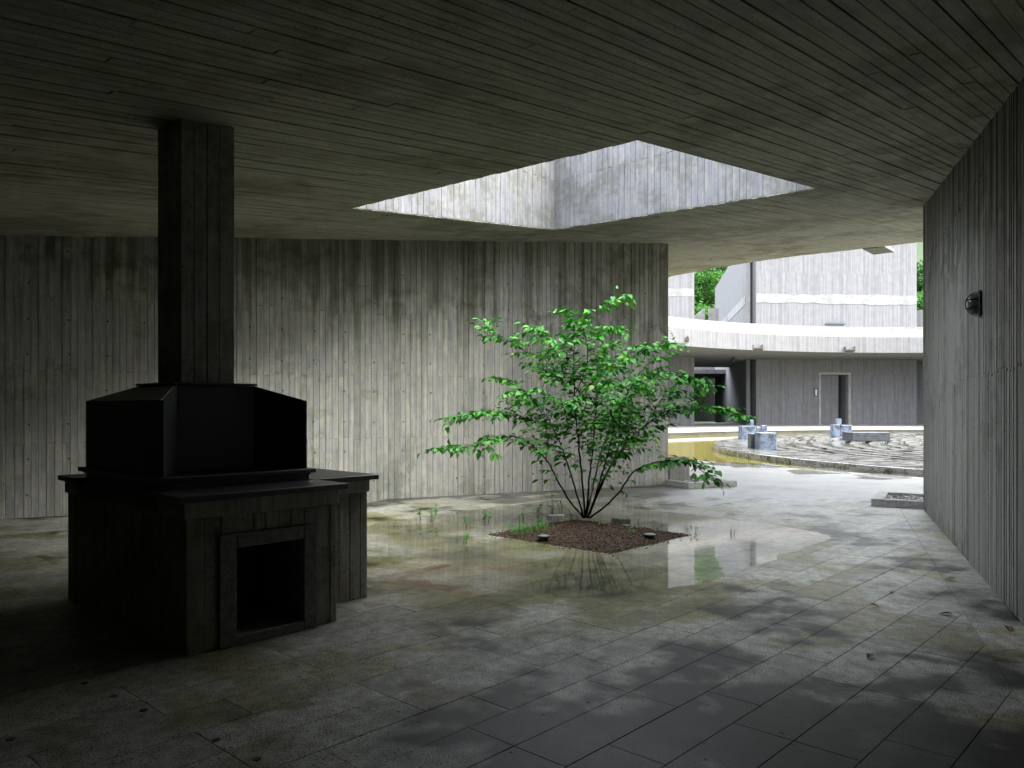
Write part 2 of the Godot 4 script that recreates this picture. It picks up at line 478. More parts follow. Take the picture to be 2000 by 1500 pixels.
# ---------------------------------------------------------------- the scene
func _ready():
	rng.seed = 20240611
	# camera: level, lens shifted up
	var cam := Camera3D.new()
	cam.name = "camera"
	cam.projection = Camera3D.PROJECTION_FRUSTUM
	cam.near = 0.05
	cam.far = 900.0
	cam.size = 0.05 * 1500.0 / FOCAL
	cam.frustum_offset = Vector2(0, 0.05 * (HORIZON - 750.0) / FOCAL)
	cam.position = EYE
	add_child(cam)
	# overcast sky and what sun comes through it
	var env := WorldEnvironment.new()
	env.name = "environment"
	var e := Environment.new()
	e.background_mode = Environment.BG_SKY
	var sky := ProceduralSkyMaterial.new()
	sky.sky_top_color = Color(0.925, 0.952, 1.0)
	sky.sky_horizon_color = Color(0.62, 0.635, 0.66)
	sky.sky_curve = 0.6
	sky.ground_bottom_color = Color(0.30, 0.31, 0.29)
	sky.ground_horizon_color = Color(0.5, 0.52, 0.5)
	sky.sun_angle_max = 1.0
	e.sky = Sky.new()
	e.sky.sky_material = sky
	e.background_energy_multiplier = 1.0
	e.tonemap_mode = Environment.TONE_MAPPER_LINEAR
	e.tonemap_exposure = 13.5
	e.sdfgi_enabled = true; e.ssao_enabled = true; e.ssil_enabled = true
	env.environment = e
	add_child(env)
	var sun := DirectionalLight3D.new()
	sun.name = "sun"
	sun.light_energy = 0.40
	sun.light_angular_distance = 55.0
	sun.light_color = Color(1.0, 1.0, 0.99)
	sun.shadow_enabled = true
	sun.rotation_degrees = Vector3(-53, 68, 0)
	add_child(sun)

	make_materials()
	print("materials")
	build_ceiling()
	build_walls()
	print("shell")
	build_floor()
	print("floor")
	build_fireplace()
	build_court()
	build_far_buildings()
	build_hill()
	print("court")
	build_bed()
	build_tree()
	build_small_things()
	print("done")

# ---- roof: a sloping slab with an opening, board-marked below
const SKY_U0 := 5.03
const SKY_U1 := 8.50
const SKY_V0 := 3.378
const SKY_V1 := 7.10
func roof_outline() -> PackedVector2Array:
	var out := PackedVector2Array()
	for p in [[-14, -6], [12, -6], [14, 7], [10.5, 12.6], [8.01, 15.2], [6.98, 16.5], [6.33, 17.2], [5.61, 18.6], [5.25, 19.84], [4.62, 22.3], [4.3, 26], [-14, 26]]:
		out.append(to_uv(p[0], p[1]))
	return out

func build_ceiling():
	var roof := roof_outline()
	var root := base("ceiling")
	kind(root, "structure")
	var place := func(p: Vector2, h: float) -> Vector3: return plan(p.x, p.y, ceil_at(p.x, p.y) + h)
	var mb := MB.new()
	for r in [rect(-40, -40, SKY_U0, 40), rect(SKY_U1, -40, 40, 40), rect(SKY_U0, -40, SKY_U1, SKY_V0), rect(SKY_U0, SKY_V1, SKY_U1, 40)]:
		for q in Geometry2D.intersect_polygons(roof, r):
			piece(mb, q, place, 0.012, 0.42, 0.002, Vector2.ZERO, 1.0, FLOOR, true)
			piece(mb, q, place, 0.42, 0.40, 0.002, Vector2.ZERO, 1.0, FLOOR)
	obj(mb, "slab", M.core, root)
	# boards
	var hole := rect(SKY_U0, SKY_V0, SKY_U1, SKY_V1)
	var list := []
	var v := -7.0
	while v < 16.0:
		var w := 0.085 * rng.randf_range(0.9, 1.1)
		var u := -3.0 + rng.randf() * -2.5
		while u < 21.0:
			var l := rng.randf_range(1.8, 3.7)
			for q in Geometry2D.intersect_polygons(rect(u + 0.001, v + 0.002, u + l - 0.001, v + w - 0.002), roof):
				for s in Geometry2D.clip_polygons(q, hole):
					var c := Vector2.ZERO
					for x in s:
						c += x / s.size()
					var best := 0.0
					for k in 5:
						var pu := lerpf(u, u + l, k / 4.0)
						best = maxf(best, shown(place.call(Vector2(pu, c.y), 0.0), w))
					list.append([best, s])
			u += l
		v += w
	list.sort_custom(func(p, q): return p[0] > q[0])
	var rest := [MB.new(), MB.new(), MB.new()]
	for k in list.size():
		var pick := rng.randi() % 3
		var own: bool = k < 300 and list[k][0] > 0
		var one: MB = MB.new() if own else rest[pick]
		var d := rng.randf_range(-0.010, -0.002)
		piece(one, list[k][1], place, d, 0.014, 0.003, Vector2(rng.randf() * 3, rng.randf() * 3), 0.8, FLOOR, true, true)
		if own:
			obj(one, "board", M.roof[pick], root)
	for k in 3:
		kind(obj(rest[k], "far_boards", M.roof[k], root), "stuff")
	# rain spout under the roof's edge
	var sp := MB.new()
	box(sp, Vector3(7.62, 4.595, -16.2), Vector3(0.42, 0.07, 0.75), 0.01, Basis(Vector3.UP, -0.7))
	obj(sp, "rain_spout", M.core, root)
	# the opening's four upstand walls
	var shaft := base("skylight_shaft", plan((SKY_U0 + SKY_U1) / 2, (SKY_V0 + SKY_V1) / 2, ceil_at(SKY_U0, SKY_V0)), TURN)
	tag(shaft, "pale board-marked concrete light shaft rising from the roof opening above the tree", "light shaft")
	var top := 5.05
	var faces := [[SKY_U1, SKY_V0, SKY_U1, SKY_V1], [SKY_U1, SKY_V1, SKY_U0, SKY_V1], [SKY_U0, SKY_V1, SKY_U0, SKY_V0], [SKY_U0, SKY_V0, SKY_U1, SKY_V0]]
	for q in 4:
		var a := Vector2(faces[q][0], faces[q][1]); var b := Vector2(faces[q][2], faces[q][3])
		# the face looks into the shaft: x runs from b to a, left to right as seen from inside
		var node := Node3D.new()
		node.name = "wall"
		shaft.add_child(node, true)
		var pa := plan(a.x, a.y); var pb := plan(b.x, b.y)
		var left := pb if q < 4 else pa
		var along := (pa - pb).normalized()
		node.global_transform = Transform3D(Basis(along, Vector3.UP, along.cross(Vector3.UP)), Vector3(left.x, 0, left.z))
		var length := a.distance_to(b)
		if q >= 2:
			node.free()
			continue
		# core behind the face
		var core := MB.new()
		var lo := minf(ceil_at(a.x, a.y), ceil_at(b.x, b.y)) + 0.44
		box(core, Vector3(length / 2, lo, -0.16), Vector3(length + 0.5, top - lo, 0.30), 0.01)
		obj(core, "core", M.core, node)
		var rects := []
		var x := 0.0
		var k := 0
		while x < length - 0.01:
			var w: float = minf(0.092 * rng.randf_range(0.85, 1.15), length - x)
			var f := (x + w / 2) / length
			var y0 := lerpf(ceil_at(b.x, b.y), ceil_at(a.x, a.y), f) + 0.003
			var cut: float = 4.55 + (0.0 if k % 2 == 0 else 0.95)
			rects.append([rect(x + 0.0015, y0, x + w - 0.0015, minf(cut, top) - 0.002), Vector2(x, 4.2), k])
			if cut < top - 0.3:
				rects.append([rect(x + 0.0015, cut, x + w - 0.0015, top), Vector2(x, 5.0), k])
			x += w
			k += 1
		for r in rects:
			var pick := rng.randi() % 3
			var one := MB.new()
			piece(one, r[0], func(p: Vector2, h: float): return Vector3(p.x, p.y, h), rng.randf_range(0.003, 0.009), -0.02, 0.003, Vector2(rng.randf() * 3, rng.randf() * 3), 0.8, Rect2(0, 2.6, 3.6, 3.6))
			obj(one, "board", M.shaft[pick], node)

func wall_root(called: String, x: float, d: float, turn: float) -> Node3D:
	return base(called, Vector3(x, 0, -d), turn)

func ceil_xz(p: Vector3) -> float:
	return 2.79 + 0.0423 * p.x - 0.0952 * p.z

func plugs(parent: Node3D, x0: float, x1: float, y1: float, step: float):  # dark discs painted for the shade inside the tie holes
	var mb := MB.new()
	var x := x0
	while x < x1:
		var y := 0.28
		while y < y1:
			if rng.randf() < 0.85:
				var c := Vector3(x + rng.randf_range(-0.012, 0.012), y + rng.randf_range(-0.012, 0.012), 0.0)
				lathe(mb, c, [Vector2(0.014, 0.0), Vector2(0.013, 0.0145), Vector2(0.004, 0.0135), Vector2(0.0, 0.0135)], 8, Basis(Vector3.RIGHT, PI / 2))
			y += step
		x += step
	kind(obj(mb, "tie_hole_discs", M.plug, parent), "stuff")

func build_walls():
	# long wall behind the tree; its right end is the origin, x runs to the right
	var long_turn := atan2(0.42316, 0.90606)
	var w := wall_root("concrete_wall", 2.709, 13.518, long_turn)
	tag(w, "long board-marked concrete wall with water stains behind the green tree", "wall")
	var top := func(x: float) -> float: return ceil_xz(w.global_transform * Vector3(x, 0, 0)) + 0.02
	var mb := MB.new()
	for q in 16:
		var x0 := -16.0 + q
		box(mb, Vector3(x0 + 0.5, 0, -0.154), Vector3(1.0, top.call(x0 + 0.5) + 0.1, 0.30), 0.001)
	obj(mb, "core", M.core, w)
	boards_on(w, wall_board_rects(-11.5, 0.0, top, 0.085, 0.9), M.wall, Rect2(-10, 0, 10, 4.5), "board", 290)
	plugs(w, -9.5, -0.1, 3.6, 0.43)
	# right wall: far end is the origin, x runs towards the camera
	var side_turn := atan2(0.92323, 0.38426) + PI
	var s := wall_root("concrete_wall", 5.464, 10.325, side_turn)
	tag(s, "dark ribbed concrete wall at the right with the caged lamp", "wall")
	var stop := func(x: float) -> float: return ceil_xz(s.global_transform * Vector3(x, 0, 0)) + 0.02
	mb = MB.new()
	for q in 17:
		box(mb, Vector3(q + 0.5, 0, -0.153), Vector3(1.0, stop.call(q + 0.5) + 0.1, 0.30), 0.001)
	obj(mb, "core", M.core, s)
	boards_on(s, wall_board_rects(0.0, 10.5, stop, 0.056, 1.6), M.side, Rect2(0, 0, 10, 4.5), "rib", 120, 0.016, 0.011)
	# what closes the hall out of sight, coloured near black to keep it dim
	for c in [["wall_left", Vector3(-10.5, 0, -3.0), Vector3(0.3, 4.2, 16.0)], ["wall_behind", Vector3(-3.0, 0, 2.6), Vector3(16.0, 4.0, 0.3)]]:
		var o := MB.new()
		box(o, c[1], c[2])
		kind(obj(o, c[0], M.bounce_soak), "structure")

# ---- paving
const STRIP := 0.2645
const STONE := 0.800
var pond_edge := PackedVector2Array()
func build_floor():
	var root := base("floor")
	kind(root, "structure")
	# area: this side of the pond
	var area := PackedVector2Array()
	for p in [[-11, -6], [8, -6], [14, 4], [10.2, 12.1], [7.88, 15.0], [6.30, 17.1], [5.4, 18.55], [4.66, 19.9], [3.6, 22.0], [2.6, 24.5], [-11, 24.5]]:
		area.append(to_uv(p[0], p[1]))
	var bed := MB.new()
	piece(bed, area, func(p: Vector2, h: float): return plan(p.x, p.y, h), -0.012, -0.9, 0.002, Vector2.ZERO, 1.0, FLOOR)
	obj(bed, "mortar_bed", M.mortar, root)
	# border course along the right wall, 0.3 m wide
	var wd := Vector2(0.38426, 0.92323)
	var wo := Vector2(5.464, 10.325)
	var wn := Vector2(-0.92323, 0.38426)
	var border := PackedVector2Array()
	for p in [wo + wd * 0.4, wo - wd * 16.0, wo - wd * 16.0 + wn * 0.3, wo + wd * 0.4 + wn * 0.3]:
		border.append(to_uv(p.x, p.y))
	var bed_hole := rect(5.85, 4.2275, 7.30, 5.8145)
	var place := func(p: Vector2, h: float) -> Vector3: return plan(p.x, p.y, h)
	var list := []
	var k := -40
	while k < 75:
		var v0 := 2.905 + k * STRIP
		var shift := fposmod(float(k) * 0.531 + (0.27 if k % 3 == 0 else 0.0), STONE)
		var u := -6.0 + shift
		while u < 24.0:
			var r := rect(u + 0.0014, v0 + 0.0014, u + STONE - 0.0014, v0 + STRIP - 0.0014)
			var c := plan(u + STONE / 2, v0 + STRIP / 2)
			if -c.z < 26.0 and -c.z > -5.0 and absf(c.x) < 14.0:
				for q in Geometry2D.intersect_polygons(r, area):
					for s in Geometry2D.clip_polygons(q, border):
						for b in Geometry2D.clip_polygons(s, bed_hole):
							if b.size() >= 3 and not Geometry2D.is_polygon_clockwise(b):
								list.append([shown(c, STRIP), b, c])
			u += STONE
		k += 1
	for q in 22:
		var a := wo - wd * (q * 0.8 - 0.4) ; var b := wo - wd * (q * 0.8 + 0.4)
		var poly := PackedVector2Array()
		for p in [a - wd * 0.002 + wn * 0.002, b + wd * 0.002 + wn * 0.002, b + wd * 0.002 + wn * 0.298, a - wd * 0.002 + wn * 0.298]:
			poly.append(to_uv(p.x, p.y))
		var m := (a + b) / 2
		list.append([shown(Vector3(m.x, 0, -m.y), STRIP), poly, Vector3(m.x, 0, -m.y)])
	list.sort_custom(func(p, q): return p[0] > q[0])
	# wet, glossier stones near the court, colour darkened to offset the strong light
	var rest := [MB.new(), MB.new(), MB.new(), MB.new(), MB.new(), MB.new()]
	for q in list.size():
		var pick := rng.randi() % 3
		if -list[q][2].z + rng.randf_range(-0.8, 0.8) > 11.3:
			pick += 3
		var own: bool = q < 300 and list[q][0] > 0
		var one: MB = MB.new() if own else rest[pick]
		piece(one, list[q][1], place, rng.randf_range(-0.0012, 0.0), -0.02, 0.0012, Vector2(rng.randf() * 4, rng.randf() * 4), 0.6, FLOOR)
		if own:
			obj(one, "paving_stone", (M.stone + M.stone_dimmed)[pick], root)
	for q in 6:
		if rest[q].v.size() > 0:
			kind(obj(rest[q], "far_paving_stones", (M.stone + M.stone_dimmed)[q], root), "stuff")
	# rain water standing round the soil bed
	var pts := PackedVector2Array([Vector2(5.4, 7.26), Vector2(6.05, 7.34), Vector2(6.85, 7.28), Vector2(7.82, 7.3), Vector2(8.81, 7.2), Vector2(9.74, 6.67), Vector2(9.32, 6.11), Vector2(8.81, 6.0), Vector2(8.68, 5.39), Vector2(8.7, 4.82), Vector2(8.6, 4.29), Vector2(8.51, 3.64), Vector2(8.26, 3.19), Vector2(7.75, 3.05), Vector2(7.17, 3.04), Vector2(6.52, 3.02), Vector2(5.87, 2.98), Vector2(5.37, 3.02), Vector2(4.96, 3.12), Vector2(4.62, 3.25), Vector2(4.32, 3.44), Vector2(4.22, 3.73), Vector2(4.19, 3.99), Vector2(4.1, 4.19), Vector2(3.97, 4.51), Vector2(3.96, 4.8), Vector2(4.29, 4.87), Vector2(4.47, 4.96), Vector2(4.38, 5.31), Vector2(4.4, 5.63), Vector2(4.4, 5.92), Vector2(4.6, 6.6)])
	kind(puddle(pts, bed_hole), "structure")
	# wet streaks by the pond
	for c in [[5.6, 18.0, 0.9, 0.28], [6.5, 16.4, 1.0, 0.25], [7.3, 15.2, 0.8, 0.22], [5.0, 18.6, 0.7, 0.2]]:
		var o := to_uv(c[0], c[1])
		var ring := PackedVector2Array()
		for q in 14:
			var a := TAU * q / 14
			ring.append(o + Vector2(cos(a) * c[2] * rng.randf_range(0.75, 1.2), sin(a) * c[3] * 2.4 * rng.randf_range(0.75, 1.2)))
		kind(puddle(ring, PackedVector2Array()), "structure")

func puddle(pts: PackedVector2Array, hole: PackedVector2Array) -> MeshInstance3D:
	# wavy rim
	var f := FastNoiseLite.new(); f.seed = 77; f.frequency = 1.7
	var rim := PackedVector2Array()
	var k := pts.size()
	for q in k:
		var a := pts[(q + k - 1) % k]; var b := pts[q]; var c := pts[(q + 1) % k]; var d := pts[(q + 2) % k]
		for s in 6:
			var p := b.cubic_interpolate(c, a, d, s / 6.0)
			rim.append(p + Vector2(f.get_noise_2d(p.x * 2, p.y * 2), f.get_noise_2d(p.x * 2 + 50, p.y * 2)) * 0.10)
	var mb := MB.new()
	var polys := [rim]
	if hole.size() > 0:
		polys = []
		# split at the bed so that no polygon has a hole
		for half in [rect(-30, -30, 6.5, 30), rect(6.5, -30, 30, 30)]:
			for q in Geometry2D.intersect_polygons(rim, half):
				for s in Geometry2D.clip_polygons(q, hole):
					polys.append(s)
	for q in polys:
		var ids := Geometry2D.triangulate_polygon(q)
		for s in range(0, ids.size(), 3):
			var p := [q[ids[s]], q[ids[s + 1]], q[ids[s + 2]]]
			if (p[1] - p[0]).cross(p[2] - p[0]) < 0:
				p.reverse()
			mb.tri(plan(p[0].x, p[0].y, 0.003), plan(p[1].x, p[1].y, 0.003), plan(p[2].x, p[2].y, 0.003), p[0], p[1], p[2])
	return obj(mb, "puddle", M.puddle)

# ---- outdoor fireplace: concrete base with slate tops, firebox, black steel hood and concrete flue
func fp_boards(root: Node3D, parent_name: String, mat_index: Array, x0: float, x1: float, y0: float, y1: float, place: Callable, holes: Array):
	var x := x0
	while x < x1 - 0.01:
		var w: float = minf(0.088 * rng.randf_range(0.85, 1.15), x1 - x)
		if x1 - x - w < 0.03:
			w = x1 - x
		var polys := [rect(x + 0.0015, y0, x + w - 0.0015, y1)]
		for h in holes:
			var nxt := []
			for q in polys:
				nxt.append_array(Geometry2D.clip_polygons(q, h))
			polys = nxt
		for q in polys:
			var one := MB.new()
			piece(one, q, place, rng.randf_range(0.006, 0.013), -0.01, 0.003, Vector2(rng.randf() * 3, rng.randf() * 3), 0.8, Rect2(0, 0, 3, 3))
			obj(one, parent_name, mat_index[rng.randi() % 3], root)
		x += w

func build_fireplace():
	var root := base("fireplace", plan(2.35, 5.0), TURN)
	tag(root, "concrete outdoor fireplace with slate ledges, black steel hood and square flue", "fireplace")
	# local: x = u - 2.35, z = -(v - 5.0)
	var L := func(u: float, v: float, y: float) -> Vector3: return Vector3(u - 2.35, y, 5.0 - v)
	var bx := func(mb: MB, u0: float, u1: float, v0: float, v1: float, y0: float, y1: float, bev := 0.004):
		box(mb, L.call((u0 + u1) / 2, (v0 + v1) / 2, y0), Vector3(u1 - u0, y1 - y0, v1 - v0), bev)
	# front block is built round the firebox
	var mb := MB.new()
	bx.call(mb, 1.885, 2.150, 4.17, 4.72, 0.0, 0.835)
	bx.call(mb, 2.597, 2.83, 4.17, 4.72, 0.0, 0.835)
	bx.call(mb, 2.150, 2.597, 4.17, 4.72, 0.555, 0.835)
	bx.call(mb, 2.150, 2.597, 4.17, 4.72, 0.0, 0.053)
	bx.call(mb, 1.886, 2.829, 4.72, 5.60, 0.0, 0.84)
	bx.call(mb, 1.887, 2.850, 4.49, 5.70, 0.835, 0.905)
	bx.call(mb, 1.885, 2.83, 5.60, 6.03, 0.0, 0.835)
	bx.call(mb, 2.83, 3.345, 4.545, 6.03, 0.0, 0.835)
	obj(mb, "core", M.core, root)
	# board marks on the faces in view
	var front := func(p: Vector2, h: float) -> Vector3: return L.call(p.x, 4.17 - h, p.y)
	var wing := func(p: Vector2, h: float) -> Vector3: return L.call(p.x, 4.545 - h, p.y)
	var left := func(p: Vector2, h: float) -> Vector3: return L.call(1.885 - h, -p.x, p.y)
	var right := func(p: Vector2, h: float) -> Vector3: return L.call(3.345 + h, p.x, p.y)
	fp_boards(root, "board", M.fire, 1.878, 2.838, 0.0, 0.735, front, [rect(2.06, -0.1, 2.682, 0.637)])
	fp_boards(root, "board", M.fire, 2.84, 3.352, 0.0, 0.745, wing, [])
	fp_boards(root, "board", M.fire, -6.03, -4.16, 0.0, 0.745, left, [])
	fp_boards(root, "board", M.fire, 4.55, 6.0, 0.0, 0.745, right, [])
	# plain bands under the ledges
	mb = MB.new()
	bx.call(mb, 1.862, 2.853, 4.147, 4.49, 0.738, 0.836, 0.006)
	obj(mb, "band", M.fire[1], root)
	mb = MB.new()
	bx.call(mb, 2.855, 3.366, 4.522, 6.02, 0.748, 0.836, 0.006)
	obj(mb, "band", M.fire[1], root)
	mb = MB.new()
	bx.call(mb, 1.862, 2.82, 5.76, 6.046, 0.748, 0.836, 0.006)
	obj(mb, "band", M.fire[1], root)
	# slate ledges
	for s in [[1.815, 2.885, 4.10, 4.475], [2.882, 3.412, 4.478, 6.075], [1.828, 2.858, 5.74, 6.075]]:
		mb = MB.new()
		bx.call(mb, s[0], s[1], s[2], s[3], 0.836, 0.871, 0.003)
		obj(mb, "ledge", M.slate, root)
	# firebox surround and lining
	var frame := base_child(root, "firebox")
	for s in [[2.056, 2.157, 0.0, 0.635], [2.590, 2.681, 0.0, 0.635], [2.157, 2.590, 0.553, 0.635], [2.157, 2.590, 0.0, 0.056]]:
		mb = MB.new()
		bx.call(mb, s[0] + 0.0005, s[1] - 0.0005, 4.135, 4.30, s[2], s[3], 0.004)
		obj(mb, "surround", M.smooth, frame)
	mb = MB.new()
	bx.call(mb, 2.151, 2.596, 4.66, 4.715, 0.055, 0.553, 0.002)
	obj(mb, "back_lining", M.steel, frame)
	# pedestal plate of the hood
	var hood := base_child(root, "hood")
	mb = MB.new()
	bx.call(mb, 1.872, 2.858, 4.484, 5.71, 0.905, 0.918, 0.002)
	bx.call(mb, 1.845, 2.88, 4.455, 5.735, 0.918, 0.946, 0.004)
	obj(mb, "base_plate", M.steel, hood)
	# hood shell: upright sides, then slopes to the cap
	var o := [Vector2(1.885, 4.495), Vector2(2.835, 4.495), Vector2(2.835, 5.695), Vector2(1.885, 5.695)]
	var c := [Vector2(2.075, 4.75), Vector2(2.60, 4.75), Vector2(2.60, 5.30), Vector2(2.075, 5.30)]
	var yb := 0.947; var ye := 1.390; var yc := 1.487
	var th := 0.012
	for q in 4:
		var a: Vector2 = o[q]; var b: Vector2 = o[(q + 1) % 4]
		var ca: Vector2 = c[q]; var cb: Vector2 = c[(q + 1) % 4]
		if q == 0:
			continue
		var mid: Vector2 = (o[0] + o[2]) / 2
		mb = MB.new()
		var nrm: Vector2 = ((a + b) / 2 - mid).normalized() * th
		var ring := [L.call(a.x, a.y, yb), L.call(b.x, b.y, yb), L.call(b.x, b.y, ye), L.call(a.x, a.y, ye)]
		var inn := [L.call(a.x - nrm.x, a.y - nrm.y, yb), L.call(b.x - nrm.x, b.y - nrm.y, yb), L.call(b.x - nrm.x, b.y - nrm.y, ye), L.call(a.x - nrm.x, a.y - nrm.y, ye)]
		mb.quad(ring[0], ring[1], ring[2], ring[3])
		mb.quad(inn[1], inn[0], inn[3], inn[2])
		for s in 4:
			mb.quad(ring[(s + 1) % 4], ring[s], inn[s], inn[(s + 1) % 4])
		# slope
		var sl := [ring[3], ring[2], L.call(cb.x, cb.y, yc), L.call(ca.x, ca.y, yc)]
		var si := [inn[3], inn[2], L.call(cb.x, cb.y, yc - 0.014), L.call(ca.x, ca.y, yc - 0.014)]
		mb.quad(sl[0], sl[1], sl[2], sl[3])
		mb.quad(si[1], si[0], si[3], si[2])
		for s in 4:
			mb.quad(sl[(s + 1) % 4], sl[s], si[s], si[(s + 1) % 4])
		obj(mb, "side_panel", M.steel, hood)
	# the open front: splayed cheeks and a back plate
	var cheek := [[Vector2(1.889, 4.495), Vector2(2.078, 4.749)], [Vector2(2.831, 4.495), Vector2(2.597, 4.749)]]
	for s in 2:
		var a: Vector2 = cheek[s][0]; var b: Vector2 = cheek[s][1]
		mb = MB.new()
		var n2 := (b - a).orthogonal().normalized() * 0.008
		var lo := [L.call(a.x, a.y, yb), L.call(b.x, b.y, yb), L.call(b.x, b.y, yc), L.call(a.x, a.y, ye)]
		var bk := []
		for q in [[a, yb], [b, yb], [b, yc], [a, ye]]:
			bk.append(L.call(q[0].x + n2.x, q[0].y + n2.y, q[1]))
		if s == 0:
			mb.quad(lo[0], lo[1], lo[2], lo[3]); mb.quad(bk[1], bk[0], bk[3], bk[2])
		else:
			mb.quad(lo[1], lo[0], lo[3], lo[2]); mb.quad(bk[0], bk[1], bk[2], bk[3])
		for q in 4:
			mb.quad(lo[(q + 1) % 4], lo[q], bk[q], bk[(q + 1) % 4])
		obj(mb, "cheek", M.steel, hood)
	mb = MB.new()
	bx.call(mb, 2.07, 2.605, 4.752, 4.772, yb, yc - 0.001, 0.002)
	obj(mb, "back_plate", M.steel, hood)
	mb = MB.new()
	bx.call(mb, 2.06, 2.615, 4.735, 5.315, yc + 0.001, yc + 0.016, 0.003)
	obj(mb, "cap", M.steel, hood)
	# flue
	var flue := base_child(root, "flue")
	mb = MB.new()
	bx.call(mb, 2.17, 2.506, 4.86, 5.20, yc + 0.017, 3.3, 0.006)
	obj(mb, "core", M.core, flue)
	fp_boards(flue, "board", M.fire, 2.162, 2.514, yc + 0.018, 3.2, func(p: Vector2, h: float): return L.call(p.x, 4.86 - h, p.y), [])
	fp_boards(flue, "board", M.fire, -5.205, -4.85, yc + 0.018, 3.2, func(p: Vector2, h: float): return L.call(2.17 - h, -p.x, p.y), [])

func base_child(root: Node3D, called: String) -> Node3D:
	var o := Node3D.new()
	o.name = called
	root.add_child(o, true)
	return o

# ---- court: planters, pond, stepped round platform, sculptures
const CX := 21.3
const CD := 22.5
func around(r: float, a: float, y: float) -> Vector3:
	return Vector3(CX + r * cos(a), y, -(CD + r * sin(a)))

func annulus(mb: MB, r0: float, r1: float, y: float, a0: float, a1: float, steps: int, down := false):
	for q in steps:
		var a := lerpf(a0, a1, float(q) / steps); var b := lerpf(a0, a1, float(q + 1) / steps)
		var p := [around(r0, a, y), around(r1, a, y), around(r1, b, y), around(r0, b, y)]
		var uvs := [Vector2(a * r1, r0), Vector2(a * r1, r1), Vector2(b * r1, r1), Vector2(b * r1, r0)]
		for k in 4:
			uvs[k] *= 0.25
		if down:
			mb.quad(p[3], p[2], p[1], p[0], uvs[3], uvs[2], uvs[1], uvs[0])
		else:
			mb.quad(p[0], p[1], p[2], p[3], uvs[0], uvs[1], uvs[2], uvs[3])

func ring_wall(mb: MB, r0: float, y0: float, r1: float, y1: float, a0: float, a1: float, steps: int, inward: bool):
	for q in steps:
		var a := lerpf(a0, a1, float(q) / steps); var b := lerpf(a0, a1, float(q + 1) / steps)
		var p := [around(r0, a, y0), around(r0, b, y0), around(r1, b, y1), around(r1, a, y1)]
		var ls := sqrt((r1 - r0) ** 2 + (y1 - y0) ** 2)
		var uvs := [Vector2(a * r0, 0), Vector2(b * r0, 0), Vector2(b * r0, ls), Vector2(a * r0, ls)]
		for k in 4:
			uvs[k] *= 0.25
		if inward:
			mb.quad(p[1], p[0], p[3], p[2], uvs[1], uvs[0], uvs[3], uvs[2])
		else:
			mb.quad(p[0], p[1], p[2], p[3], uvs[0], uvs[1], uvs[2], uvs[3])

